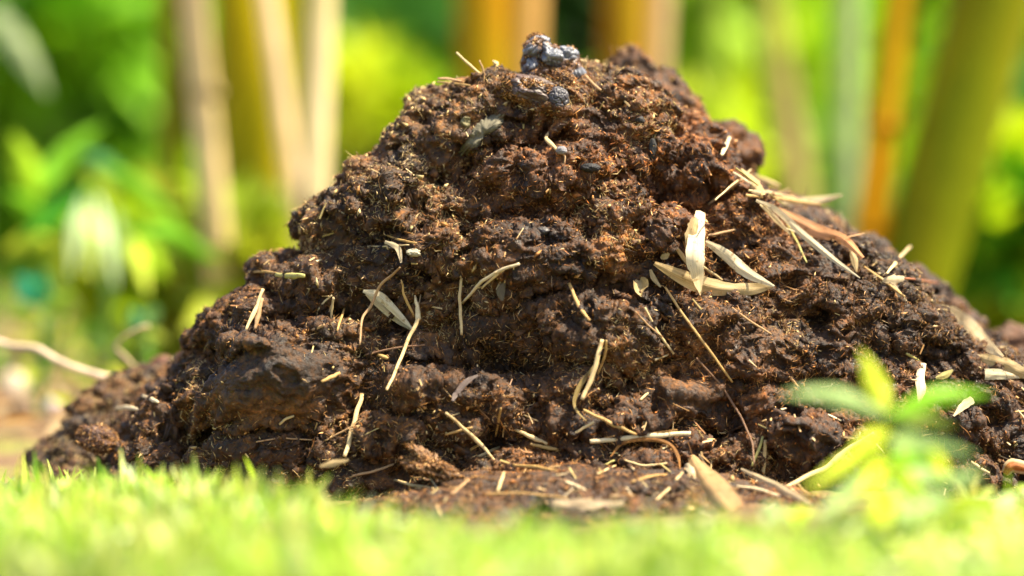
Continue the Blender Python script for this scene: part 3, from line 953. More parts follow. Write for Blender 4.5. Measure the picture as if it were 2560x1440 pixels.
dryleaf('long pale leaf sliding down into the grass at lower right', [(1852, 1172), (1900, 1196), (1960, 1226), (2030, 1262)], [6, 16, 20, 8], PALE, off=.008)
dryleaf('curled brown leaf forming an arch under the thick pale straw', [(1526, 1142), (1558, 1108), (1620, 1098), (1672, 1110), (1695, 1140), (1700, 1172)], [3, 8, 10, 10, 8, 3], (.38, .16, .03), off=.006, fold=.2)
dryleaf('cream leaf flake lying on the grass edge at left', [(800, 1166), (835, 1158), (872, 1150)], [6, 16, 4], CREAM, y=-.17)
dryleaf('pale leaf lying level in the grass under the heap', [(1382, 1262), (1440, 1268), (1500, 1268), (1560, 1258)], [22, 38, 34, 12], (.66, .50, .30), y=-.22)
dryleaf('small bright leaf just above the pale level leaf', [(1492, 1246), (1525, 1240), (1560, 1228)], [6, 18, 6], WHITE, y=-.19)
dryleaf('long blurred pale leaf lying in the grass nearest the viewer', [(1545, 1330), (1650, 1318), (1820, 1300)], [10, 28, 14], (.66, .54, .34), y=-.36)
dryleaf('round cream husk with a pointed foot', [(1598, 700), (1602, 712), (1600, 728), (1604, 742)], [14, 36, 30, 3], (.50, .38, .18), fold=-.6, curl=-.5)
dryleaf('grey brown dead leaf in the middle under the curved straw', [(1262, 705), (1252, 728), (1256, 752)], [6, 22, 6], (.16, .13, .09))
dryleaf('grey strip of leaf curving down in the lower middle', [(1195, 938), (1165, 955), (1140, 985), (1132, 1002)], [5, 14, 14, 6], (.20, .15, .13), off=.005)


# ------------------------------------------------------------------ clods, pebbles, mud patches
def ico(n=4):
    import bmesh
    bm = bmesh.new(); bmesh.ops.create_icosphere(bm, subdivisions=n, radius=1)
    V = np.array([v.co[:] for v in bm.verts]); F = np.array([[v.index for v in f.verts] for f in bm.faces]); bm.free()
    return V, F


ICO5, ICO3 = ico(6), ico(4)


def blob(c, r, seed, rough=.25, fine=.05, rot=0, ic=None, creases=0.0):
    V, F = ic or ICO5
    d = 1 + rough * vnoise(V + seed * 3.1, 1.1, seed) + rough * .5 * vnoise(V + seed, 2.6, seed + 1) + fine * vnoise(V, 9, seed + 2) + fine * .8 * (0.5 - worley(V, 11, seed + 3))
    if creases:
        d -= creases * np.exp(-(vnoise(V + seed, 1.7, seed + 5) / .07) ** 2)
    Q = V * d[:, None] * np.array(r)
    a = math.radians(rot)
    R = np.array([[math.cos(a), 0, math.sin(a)], [0, 1, 0], [-math.sin(a), 0, math.cos(a)]])
    return Q @ R.T + np.array(c), F


def clod(label, px, py, rx, ry, mat, colr, seed, y=None, dep=None, rough=.25, fine=.06, rot=0, sink=.3, cat='dung clod', name='dung_clod', group=None, hair=0, creases=0, var=None):
    if y is None:
        h, _ = hit(px, py); y = (h[1] if h is not None else 0) + (dep or rx * PX) * (sink - .5)
    c0 = W(px, py, y)
    sc = (y + 2) / 2
    r = (rx * PX * sc, (dep or rx * PX), ry * PX * sc)
    V, F = blob(c0, r, seed, rough, fine, rot, creases=creases)
    c = np.tile(np.array(colr), (len(V), 1)) * (1 + .4 * vnoise(V, 90, seed)[:, None])
    if var is not None:   # patches of brown dung crust over the dark skin
        m = sstep(-.08, .14, vnoise(V, 48, seed + 8))[:, None]
        c = c * (1 - m) + np.array(var) * m * (1 + .5 * vnoise(V, 300, seed)[:, None])
    o = mesh(name, V, F, mat, col=c)
    tag(o, label, cat, group)
    if hair:
        n = hair
        ids = rng.integers(0, len(V), n)
        nn = V[ids] - c0; nn /= np.linalg.norm(nn, axis=1, keepdims=True)
        if var is not None:
            kp = m[ids, 0] > .4; ids, nn = ids[kp], nn[kp]; n = len(ids)
        d = rand_unit(n) + nn * .3; d /= np.linalg.norm(d, axis=1, keepdims=True)
        Lh = rng.lognormal(math.log(0.0016), .45, n).clip(.0006, .005)
        Vf, Ff = slivers(V[ids] + nn * .0003, d, Lh, rng.uniform(.0002, .0005, n), Lh * .2)
        k = rng.choice(len(PAL), n, p=[.22, .26, .18, .12, .14, .05, .03])
        f = mesh('fibres', Vf, Ff, M_FIB, smooth=False, col=np.repeat(PAL[k] * rng.uniform(.7, 1.4, (n, 1)), 5, 0), parent=o); tag(f, kind='stuff')
    return o


SLATE = (.13, .135, .155); DK = (.045, .024, .016)
def lump_cluster():
    """several swollen lobes pressed into one wrinkled lump, brown crust between them"""
    Vs_, Fs_, cs_, b = [], [], [], 0
    spec = [(1346, 122, 34, 27, -15), (1332, 160, 27, 34, 10), (1378, 140, 30, 26, 25), (1408, 150, 32, 34, 30), (1430, 190, 30, 42, -15),
            (1352, 188, 30, 26, 20), (1385, 190, 36, 34, 30), (1440, 222, 26, 28, 0), (1360, 222, 40, 30, 0), (1402, 222, 34, 28, 0)]
    for q, (a, e, ra, rb, rot) in enumerate(spec):
        y = -.03 + .004 * math.sin(q * 2.3) + (.004 if e > 200 else 0)
        V, F = blob(W(a, e, y), (ra * 1.18 * PX, .014, rb * 1.15 * PX), 70 + q * 3, .34, .035, rot, creases=.16, ic=ICO4)
        brown = 1 if q in (5, 6, 8) else 0
        m = np.clip(sstep(-.02, .2, vnoise(V, 60, 80 + q)) * .9 + brown * .8, 0, 1)[:, None]
        c = np.array(SLATE) * (1 - m) + np.array((.11, .05, .02)) * m * (1 + .5 * vnoise(V, 300, 5)[:, None])
        Vs_.append(V); Fs_.append(F + b); cs_.append(np.concatenate([c, m], 1)); b += len(V)
    V, F, C = np.concatenate(Vs_), np.concatenate(Fs_), np.concatenate(cs_)
    o = mesh('dung_clod', V, F, M_GLOSS, col=C[:, :3])
    tag(o, 'shiny blue-grey wrinkled lump crowning the summit of the heap', 'dung clod')
    ids = rng.integers(0, len(V), 9000)
    ids = ids[(C[ids, 3] > .45)]
    n = len(ids)
    d = rand_unit(n) + np.array([0, -.3, .2]); d /= np.linalg.norm(d, axis=1, keepdims=True)
    Lh = rng.lognormal(math.log(0.0016), .45, n).clip(.0005, .005)
    Vf, Ff = slivers(V[ids], d, Lh, rng.uniform(.0002, .0005, n), Lh * .2)
    k = rng.choice(len(PAL), n, p=[.22, .26, .18, .12, .14, .05, .03])
    f = mesh('fibres', Vf, Ff, M_FIB, smooth=False, col=np.repeat(PAL[k] * rng.uniform(.7, 1.4, (n, 1)), 5, 0), parent=o); tag(f, kind='stuff')


ICO4 = ico(5)
lump_cluster()
clod('small crumbly brown crumb on top of the summit lump', 1342, 94, 18, 11, M_CLOD, (.13, .07, .03), 15, y=-.02, rough=.4, fine=.2, hair=500)
clod('large rounded glossy brown lump below the summit', 1345, 238, 82, 46, M_GLOSS, (.07, .042, .032), 12, y=-.046, dep=.020, rough=.22, fine=.05, rot=18, creases=.05, var=(.12, .055, .02), hair=5000)
clod('smooth black knob at the right end of the glossy brown lump', 1394, 250, 30, 36, M_GLOSS, (.04, .036, .042), 22, y=-.058, dep=.010, rough=.14, fine=.03, creases=.10)
clod('crumbly wedge of dung leaning on the glossy brown lump', 1412, 205, 44, 26, M_CLOD, (.12, .06, .03), 31, y=-.04, dep=.012, rough=.3, fine=.12, rot=35, hair=1500)
clod('rough clod at the left end of the glossy brown lump', 1278, 218, 34, 30, M_CLOD, (.11, .055, .028), 32, y=-.045, dep=.012, rough=.3, fine=.12, hair=1500)
clod('reddish brown blurred clod behind the left spur', 408, 928, 44, 40, M_CLOD, (.12, .045, .018), 41, y=.16, dep=.014, rough=.25, fine=.05)
clod('oblong dark clod lying at the lower left foot', 245, 1098, 56, 34, M_CLOD, (.085, .042, .028), 42, y=-.02, dep=.015, rough=.28, fine=.09, rot=10, hair=1500)
clod('jagged clod beside the oblong one at the lower left', 335, 1142, 52, 34, M_CLOD, (.09, .05, .03), 47, y=-.03, dep=.015, rough=.4, fine=.12, rot=25, hair=1500)
clod('brown clod at the far right edge behind the slope', 2535, 858, 55, 50, M_CLOD, (.12, .055, .025), 44, y=.17, dep=.02, rough=.3, fine=.08)
clod('crumbly rim clod on the left shoulder', 590, 770, 42, 32, M_CLOD, (.11, .055, .025), 45, y=-.0, dep=.012, rough=.4, fine=.16, hair=1800)
clod('small rounded clod right of the hanging straw', 1512, 1000, 20, 18, M_CLOD, (.09, .045, .025), 46, rough=.25, fine=.12, hair=200)
clod('light brown crumbling clod rising from the grass edge', 1080, 1165, 66, 26, M_CLOD, (.18, .09, .035), 151, y=-.14, dep=.014, rough=1.0, fine=.35, creases=.25, rot=25, hair=3500)
clod('flat black pebble set in the upper face', 1476, 420, 28, 12, M_STONE, (.014, .013, .013), 51, rough=.2, fine=.06, cat='pebble', name='pebble', group='dark pebbles', sink=.5)
clod('dark oval pebble high on the right crest', 1600, 300, 13, 9, M_STONE, (.022, .02, .019), 52, rough=.3, fine=.08, cat='pebble', name='pebble', group='dark pebbles')
clod('upright dark pebble below the crest pebble', 1632, 372, 10, 26, M_STONE, (.022, .02, .018), 53, rough=.3, fine=.08, cat='pebble', name='pebble', group='dark pebbles')
clod('grey knob at the end of the yellow straw below the summit', 1404, 376, 14, 11, M_MUD, (.20, .19, .20), 54, rough=.2, fine=.05, cat='pebble', name='pebble')
clod('shiny dark wet pebble in the middle face', 1358, 577, 18, 11, M_GLOSS, (.04, .035, .035), 55, rough=.2, fine=.03, cat='pebble', name='pebble', group='dark pebbles')
clod('small pale grey pebble above the forked straw', 1036, 632, 18, 11, M_STONE, (.34, .30, .20), 56, rough=.4, fine=.05, cat='pebble', name='pebble')


def mud(label, outline, colr, seed, th=.0022):
    """a flat smear of dried mud that hugs the heap: own mesh with thickness, rounded to its rim"""
    cx = np.mean([p[0] for p in outline]); cy = np.mean([p[1] for p in outline])
    nr, na = 22, 90
    ol = catmull(outline + [outline[0]], na + 1)[:-1]
    V = []
    for i in range(nr + 1):
        q = i / nr
        for j in range(na):
            a = ol[j]
            jit = 1 + .07 * math.sin(j * 1.7 + seed) * q + .05 * math.sin(j * 4.1) * q
            px = cx + (a[0] - cx) * q * jit; py = cy + (a[1] - cy) * q * jit
            h, n = hit(px, py)
            if h is None: h = W(px, py, 0)
            lift = th * (1 - q ** 6) - .0012 * q ** 6
            V.append(h + np.array([0, -1, .25]) * (lift + .0012))
    V = np.array(V)
    G = V.reshape(nr + 1, na, 3)
    for _ in range(3):
        G[1:-1, :, 1] = (G[:-2, :, 1] + G[1:-1, :, 1] * 2 + G[2:, :, 1]) / 4
        G[:, :, 1] = np.minimum(G[:, :, 1], (np.roll(G, 1, 1)[:, :, 1] + G[:, :, 1] + np.roll(G, -1, 1)[:, :, 1]) / 3)
    V = G.reshape(-1, 3)
    i = np.arange((nr + 1) * na).reshape(nr + 1, na)
    F = np.stack([i[:-1], np.roll(i, -1, 1)[:-1], np.roll(i, -1, 1)[1:], i[1:]], -1).reshape(-1, 4)
    c = np.tile(np.array(colr), (len(V), 1)) * (1 + .3 * vnoise(V, 120, seed)[:, None])
    o = mesh('mud_patch', V, F, M_MUD, col=c, parent=heap)
    o['label'] = label
    return o


mud('dried grey mud smear on the upper left face', [(1260, 285), (1222, 290), (1190, 312), (1170, 345), (1148, 380), (1175, 385), (1205, 362), (1212, 342), (1240, 325), (1258, 305)], (.13, .115, .075), 3)
mud('small round spot of grey mud', [(1176, 294), (1160, 292), (1150, 304), (1158, 316), (1172, 320), (1177, 308)], (.17, .145, .07), 8)


# ------------------------------------------------------------------ foliage helpers
def leaf_template(fold=.18, droop=.25, seg=5):
    """a lanceolate leaf along +y, length 1, width 1, folded along the midrib"""
    V, F = [], []
    for i in range(seg + 1):
        s = i / seg
        wd = .5 * math.sin(math.pi * min(1, s * .93 + .04)) ** .8
        for v in (-1, 0, 1):
            V.append((v * wd, s, abs(v) * wd * fold - droop * s * s))
    for i in range(seg):
        for j in (0, 1):
            a = i * 3 + j
            F.append((a, a + 1, a + 4, a + 3))
    return np.array(V), np.array(F)


def rot_frames(D, up=None):
    """rotation matrices whose y axis is D, z near up"""
    n = len(D)
    U = np.tile(np.array([0, 0, 1.0]), (n, 1)) if up is None else up
    X = np.cross(D, U); X /= np.linalg.norm(X, axis=1, keepdims=True) + 1e-9
    Z = np.cross(X, D)
    return np.stack([X, D, Z], -1)


def place_many(T, P, D, L, Wd, up=None):
    TV, TF = T
    R = rot_frames(D, up)
    Q = TV[None] * np.stack([Wd, L, (L + Wd) / 2], 1)[:, None, :]
    V = np.einsum('nij,nkj->nki', R, Q) + P[:, None]
    n, k = V.shape[:2]
    F = (TF[None] + (np.arange(n) * k)[:, None, None]).reshape(-1, TF.shape[1])
    return V.reshape(-1, 3), F, k


LT = leaf_template()
LT_STIFF = leaf_template(fold=.3, droop=.08)
BLADE = leaf_template(fold=.35, droop=.35, seg=4)


# ------------------------------------------------------------------ lawn in front
def lawn():
    n = 30000
    x = rng.uniform(-.62, .62, n); y = rng.uniform(-.80, -.10, n)
    edge = -.19 + .02 * vnoise(np.stack([x, x * 0, x * 0], 1), 8, 5)
    edge = edge - .23 * np.exp(-((x - .07) / .19) ** 4) - .04 * sstep(.1, .3, x) + .09 * sstep(-.22, -.34, x)
    hi = (1.05 + .75 * np.exp(-((x + .19) / .13) ** 2)) * (.65 + .6 * sstep(-.3, .45, vnoise(np.stack([x, y, x * 0], 1), 6.5, 61)))
    soft = np.clip((edge - y) / .06, 0, 1)
    keep = (rng.uniform(0, 1, n) < soft) & (np.abs(x) < .24 * (y + 2) + .10)
    x, y, soft = x[keep], y[keep], soft[keep]; n = len(x)
    tuft = vnoise(np.stack([x, y, x * 0], 1), 22, 6)
    P = np.stack([x, y, np.full(n, -.006)], 1)
    D = rand_unit(n) * .62 + np.array([0, 0, 1.0]); D /= np.linalg.norm(D, axis=1, keepdims=True)
    L = rng.uniform(.014, .034, n) * (1 + .5 * tuft) * (.55 + .45 * soft) * hi[keep]
    Wd = rng.uniform(.0022, .0048, n)
    V, F, k = place_many(BLADE, P, D, L, Wd, up=rand_unit(n))
    pal = np.array([[.46, .66, .07], [.60, .76, .13], [.72, .82, .22], [.22, .42, .04], [.78, .86, .50], [.72, .66, .30]])
    c = pal[rng.choice(6, n, p=[.27, .26, .15, .16, .10, .06])] * rng.uniform(.7, 1.15, (n, 1)) * (.75 + .45 * sstep(-.3, .3, vnoise(P, 13, 63)))[:, None]
    g = mesh('grass', V, F, M_GRASS, col=np.repeat(c, k, 0), origin=(0, -.4, 0))
    tag(g, 'short bright green lawn grass in the blurred foreground', 'grass', kind='stuff')
    # creeping broad-leaved lawn plants among the blades
    n = 5500
    x = rng.uniform(-.5, .5, n); y = rng.uniform(-.70, -.22, n)
    tuft = vnoise(np.stack([x, y, x * 0], 1), 7, 26)
    edge = -.26 - .24 * np.exp(-((x - .07) / .19) ** 4) - .04 * sstep(.1, .3, x) + .08 * sstep(-.2, -.34, x)
    keep = (rng.uniform(-.2, .5, n) < tuft + .35 * np.exp(-((x + .19) / .12) ** 2)) & (y < edge + .03 * rng.normal(size=n))
    x, y = x[keep], y[keep]; n = len(x)
    D = rand_unit(n) * .5 + np.array([0, 0, 1.0]); D /= np.linalg.norm(D, axis=1, keepdims=True)
    V, F, k = place_many(BLADE, np.stack([x, y, x * 0 - .004], 1), D, rng.uniform(.022, .052, n) * (.9 + .08 * sstep(.0, -.15, x)), rng.uniform(.0012, .0026, n), up=rand_unit(n))
    c = pal[rng.choice(6, n)] * rng.uniform(.85, 1.25, (n, 1)) * np.array([1.1, 1.05, .8])
    g = mesh('tall_grass', V, F, M_GRASS, col=np.repeat(c, k, 0), origin=(0, -.4, 0))
    tag(g, 'longer thin blades rising out of the short front lawn', 'grass', kind='stuff')
    n = 3500
    x = rng.uniform(-.5, .5, n); y = rng.uniform(-.75, -.24, n)
    tuft = vnoise(np.stack([x, y, x * 0], 1), 9, 16)
    keep = (rng.uniform(-.3, .4, n) < tuft + .35 * (x > .12)) & (y < -.26 - .24 * np.exp(-((x - .07) / .19) ** 4) - .04 * sstep(.1, .3, x))
    x, y = x[keep], y[keep]; n = len(x)
    P = np.stack([x, y, rng.uniform(.0, .026, n)], 1)
    D = rand_unit(n); D[:, 2] = np.abs(D[:, 2]) * .5; D /= np.linalg.norm(D, axis=1, keepdims=True)
    V, F, k = place_many(LT, P, D, rng.uniform(.010, .022, n), rng.uniform(.005, .010, n))
    c = pal[rng.choice(6, n)] * rng.uniform(.8, 1.3, (n, 1))
    g = mesh('ground_cover', V, F, M_GRASS, col=np.repeat(c, k, 0), origin=(0, -.4, 0))
    tag(g, 'tiny broad leaved creeping plants growing through the front lawn', 'ground cover', kind='stuff')


lawn()


def grass_blade(label, px0, py0, px1, py1, wpx, y, colr=(.34, .55, .08)):
    V, F, uv, c = leaf_mesh([(px0, py0), ((px0 + px1) / 2 - 3, (py0 + py1) / 2), (px1, py1)], [wpx, wpx * .9, 2], colr, y=y, fold=.4)
    o = mesh('grass_blade', V, F, M_GRASS, col=c, uv=uv)
    tag(o, label, 'grass blade', 'tall single grass blades')




# ------------------------------------------------------------------ weeds
def weed(label, base_px, top_px, y, leaves, stem_w=9, cat='weed', name='weed', group='green weeds in front of the heap', col0=(.34, .52, .05)):
    """stem through photo points at depth y; leaves = (px,py start, px,py tip, width px, dy of the tip, colour)"""
    b = W(*base_px, y)
    r = empty(name, (b[0], b[1], 0))
    tag(r, label, cat, group)
    pts = [base_px, ((base_px[0] + top_px[0]) / 2 + 6, (base_px[1] + top_px[1]) / 2), top_px]
    V, F, uv, c = straw_mesh(pts, stem_w, col0, taper=(1.3, 1, .8, .5), y=y, flat=1)
    mesh('stem', V, F, M_LEAF, col=c, uv=uv, parent=r)
    for (ax, ay, tx, ty, wp, dy, cc) in leaves:
        mx, my = (ax + tx) / 2, (ay + ty) / 2 - abs(tx - ax) * .09
        V, F, uv, c = leaf_mesh([(ax, ay), (mx, my), (tx, ty)], [wp * .3, wp, wp * .7, 2], cc, y=[y, y + dy * .6, y + dy], fold=.25)
        mesh('leaf', V, F, M_LEAF, col=c, uv=uv, parent=r)
    return r


G1 = (.46, .64, .03); G2 = (.26, .56, .02); G3 = (.48, .64, .24); G4 = (.62, .72, .04)
weed('leafy green weed standing before the right slope, taller than its neighbours', (2225, 1420), (2220, 1000), -.48,
     [(2218, 1030, 2150, 875, 45, .03, G4), (2215, 1040, 1955, 985, 36, -.03, G3), (2228, 1040, 2480, 985, 40, .02, G2), (2226, 1060, 2390, 1070, 28, .04, (.22, .3, .05)),
      (2220, 1140, 2060, 1180, 29, .0, G2), (2226, 1150, 2370, 1165, 36, .03, G2), (2222, 1190, 2040, 1290, 47, -.05, G3), (2230, 1200, 2420, 1215, 40, .02, G3),
      (2224, 1260, 2120, 1400, 52, -.05, G4), (2228, 1270, 2360, 1370, 47, -.04, G4), (2222, 1080, 2130, 1130, 35, -.05, G4), (2226, 1100, 2330, 1110, 32, -.04, G3), (2222, 1160, 2150, 1240, 40, -.06, G4), (2226, 1170, 2300, 1250, 40, -.06, G1), (2224, 1220, 2200, 1330, 47, -.07, G4), (2226, 1120, 2440, 1140, 30, -.03, G3), (2222, 1250, 2470, 1300, 42, -.04, G3), (2220, 1130, 2010, 1230, 34, -.04, G4), (2224, 1210, 2300, 1400, 44, -.06, G3), (2226, 1300, 2500, 1400, 50, -.05, G4), (2220, 1290, 1990, 1380, 46, -.05, G3)])
weed('low spreading weed at the right end of the lawn', (2470, 1450), (2478, 1290), -.42,
     [(2475, 1300, 2420, 1250, 46, .02, G3), (2478, 1295, 2545, 1235, 40, .02, G3), (2474, 1340, 2370, 1340, 56, -.02, G1), (2478, 1340, 2570, 1350, 54, 0, G1), (2475, 1390, 2400, 1430, 56, -.03, G4)])
weed('airy weed with slender pale leaves between the tall weed and the right edge', (2375, 1460), (2360, 1180), -.52,
     [(2362, 1190, 2330, 1120, 26, .02, G4), (2362, 1210, 2270, 1185, 28, -.02, G3), (2364, 1210, 2460, 1190, 28, .0, G3), (2366, 1270, 2250, 1290, 36, -.03, G3),
      (2368, 1270, 2500, 1260, 36, -.02, G4), (2370, 1330, 2260, 1380, 42, -.04, G4), (2370, 1330, 2520, 1370, 42, -.03, G1), (2372, 1390, 2330, 1440, 46, -.05, G3)], stem_w=6)
weed('low broad weed in the lawn left of the tall one', (1980, 1470), (1965, 1310), -.44,
     [(1965, 1320, 1900, 1262, 56, .02, G3), (1968, 1320, 2030, 1275, 50, .02, G1), (1968, 1370, 1880, 1400, 70, -.03, G3), (1970, 1370, 2060, 1400, 66, -.02, G4)])
weed('pale weed cluster in the front lawn below the heap', (1560, 1480), (1545, 1350), -.48,
     [(1548, 1355, 1480, 1330, 60, .02, G4), (1548, 1360, 1620, 1320, 60, .0, G3), (1548, 1400, 1480, 1440, 70, -.02, G3), (1550, 1400, 1640, 1430, 70, -.02, G1)])

# ------------------------------------------------------------------ behind: bamboo
def culm(label, top, bot, wpx, y, colr, node_at=(), colr2=None, group='bamboo culms behind the heap', leaves=0, wtop=None):
    """culm through two photo points at depth y, grown on down to the soil and up past the frame"""
    A = W(*bot, y); B = W(*top, y)
    d = (B - A) / (B[2] - A[2])
    base = A - d * (A[2] + .02)
    topP = A + d * 2.2
    sc = (y + 2) / FPX
    R0 = wpx * sc / 2; R1 = (wtop or wpx) * sc / 2
    r = empty('bamboo', (base[0], base[1], 0))
    tag(r, label, 'bamboo', group)
    zn = sorted([W(*q, y)[2] for q in node_at] + [.02, .62 + .1 * (wpx % 3), .95, 1.3, 1.7])
    n = 160
    s = np.linspace(0, 1, n)
    P = base[None] * (1 - s[:, None]) + topP[None] * s[:, None]
    P[:, 0] += .004 * np.sin(s * 9 + wpx)
    R = R0 + (R1 - R0) * np.clip(P[:, 2] / .6, 0, 1)
    nb = np.zeros(n)
    for z in zn: nb += np.exp(-((P[:, 2] - z) / .010) ** 2)
    R = R * (1 + .10 * nb) * (1 - .25 * s)
    A_ = np.tile([1.0, 0, 0], (n, 1)); B_ = np.tile([0, 1.0, 0], (n, 1))
    V, F, uv = tube(P, R, 20, 1, A_, B_)
    c = np.tile(np.array(colr), (len(V), 1))
    if colr2 is not None:
        m = sstep(-.15, .25, vnoise(V * [1, 1, .22], 16, int(wpx)))[:, None]
        c = c * (1 - m) + np.array(colr2) * m
    mesh('culm', V, F, M_CULM, col=c, uv=uv, parent=r)
    for z in zn[1:]:
        if z > 1.0: continue
        q = base + (topP - base) * (z / topP[2])
        rr = (R0 + (R1 - R0) * min(1, z / .6)) * (1 - .25 * z / topP[2])
        Pn = np.stack([q + np.array([0, 0, k * .006]) for k in (-1, -.4, .4, 1)])
        Vn, Fn, u = tube(Pn, rr * np.array([1.10, 1.17, 1.17, 1.10]), 20, 1, A_[:4], B_[:4])
        mesh('node', Vn, Fn, M_CULM, col=np.array(colr) * .55, uv=u, parent=r)
    if leaves:
        nL = leaves
        zz = rng.uniform(1.0, 2.2, nL)
        Pq = base[None] + (topP - base)[None] * (zz / topP[2])[:, None] + rng.normal(0, .12, (nL, 3))
        D = rand_unit(nL); D[:, 2] -= .4; D /= np.linalg.norm(D, axis=1, keepdims=True)
        V, F, k = place_many(LT, Pq, D, rng.uniform(.09, .16, nL), rng.uniform(.012, .02, nL))
        mesh('leaves', V, F, M_LEAF, col=np.repeat(np.array([[.12, .25, .02]]) * rng.uniform(.7, 1.4, (nL, 1)), k, 0), parent=r)
    return r


YEL = (.33, .26, .001); BEI = (.66, .49, .22); OLV = (.20, .18, .001); ORG = (.74, .33, .004); OLG = (.15, .18, .002)
culm('olive brown slim bamboo at the left of the left clump', (418, 0), (432, 600), 56, 1.43, (.30, .21, .006), colr2=(.24, .22, .006))
culm('pale beige bamboo with a faint node in the left clump', (492, 0), (545, 600), 72, 1.10, BEI, node_at=[(515, 195)], colr2=(.58, .44, .16))
culm('broad yellow olive bamboo in the middle of the left clump', (622, 0), (655, 640), 190, 1.38, YEL, colr2=OLV)
culm('slim olive bamboo close behind the broad yellow one', (722, 0), (722, 600), 90, 1.71, (.32, .26, .003), colr2=(.28, .25, .003))
culm('pinkish beige bamboo leaning into the left clump', (668, 60), (748, 600), 50, 1.16, (.62, .45, .24), colr2=(.66, .50, .30))
culm('straight cream bamboo at the right end of the left clump', (812, 0), (786, 600), 72, 1.04, (.68, .55, .28), node_at=[(795, 470)], colr2=(.62, .52, .22))
culm('wide ochre bamboo behind the left side of the summit', (1205, 0), (1200, 400), 150, 1.54, (.32, .21, .002), colr2=(.34, .17, .003))
culm('orange tan bamboo just left of the summit', (1322, 0), (1312, 400), 74, 1.54, (.62, .36, .10))
culm('dull orange bamboo behind the right of the summit', (1555, 0), (1545, 400), 120, 1.54, (.28, .17, .003), colr2=(.30, .13, .004))
culm('pinkish tan bamboo right of the dull orange one', (1640, 0), (1625, 400), 74, 1.59, (.50, .34, .16))
culm('bright orange bamboo leaning beside the thick olive one', (2250, 0), (2180, 620), 86, 1.10, ORG, node_at=[(2225, 280), (2200, 540)], colr2=(.50, .30, .004))
culm('thick olive green bamboo at the right', (2478, 0), (2300, 680), 200, 1.10, OLG, colr2=(.20, .20, .002), wtop=235)
culm('grey green slim bamboo in the gap at the right', (2128, 0), (2120, 560), 66, 1.76, (.30, .38, .16), colr2=(.24, .34, .12))
culm('brownish thin bamboo far behind the right shoulder', (1940, 150), (1995, 480), 80, 2.31, (.36, .27, .10), colr2=(.30, .30, .05))
culm('far green bamboo between the summit and the right gap', (1790, 0), (1800, 400), 60, 2.53, (.22, .34, .03))

# ------------------------------------------------------------------ behind: bushes
def bush(label, px, py, wpx, hpx, y, n, cols, seed, ll=(.07, .15), lw=(.3, .5), dep=.5, stem=True, name='bush', cat='bush', group='bushes behind the bamboo', up=.2):
    """leaf mass centred on photo point (px, py) at depth y, rooted in the soil"""
    c = W(px, py, y); sc = (y + 2) / FPX
    rx, rz = wpx * sc / 2, hpx * sc / 2
    r = empty(name, (c[0], y, 0))
    tag(r, label, cat, group)
    rg = np.random.default_rng(seed)
    # leaves hang in clumps
    nc = max(6, n // 45)
    Cc = rg.normal(size=(nc, 3)); Cc /= np.linalg.norm(Cc, axis=1, keepdims=True); Cc *= rg.uniform(.25, 1, (nc, 1)) ** .5
    k = rg.integers(0, nc, n)
    U = Cc[k] + rg.normal(0, .16, (n, 3))
    P = c + U * np.array([rx, dep / 2, rz])
    P[:, 2] = np.maximum(P[:, 2], .02)
    D = rg.normal(size=(n, 3)) + (U * .6) + np.array([0, -.2, up]); D /= np.linalg.norm(D, axis=1, keepdims=True)
    L = rg.uniform(*ll, n)
    upv = rg.normal(size=(n, 3)) * .8 + np.array([0.2, -.3, 1])
    V, F, kk = place_many(LT, P, D, L, L * rg.uniform(*lw, n), up=upv)
    cc = np.array(cols)[rg.integers(0, len(cols), nc)][k] * rg.uniform(.75, 1.3, (n, 1))
    mesh('foliage', V, F, M_LEAF, col=np.repeat(cc, kk, 0), parent=r)
    if stem:
        Vs_, Fs_, b = [], [], 0
        for q in range(5):
            e = c + Cc[q] * np.array([rx, dep / 2, rz]) * .8
            if e[2] < .08: e[2] = .15
            P0 = np.array([c[0] + (q - 2) * .02, y, -.02])
            s = np.linspace(0, 1, 10)[:, None]
            P_ = P0 * (1 - s) + e * s; P_[:, 0] += .03 * np.sin(s[:, 0] * 3 + q)
            v, f, u = tube(P_, .009 * (1 - .7 * s[:, 0]), 6)
            Vs_.append(v); Fs_.append(f[0] + b); b += len(v)
        mesh('stems', np.concatenate(Vs_), np.concatenate(Fs_), M_WOOD, col=(.12, .09, .04), parent=r)
    return r


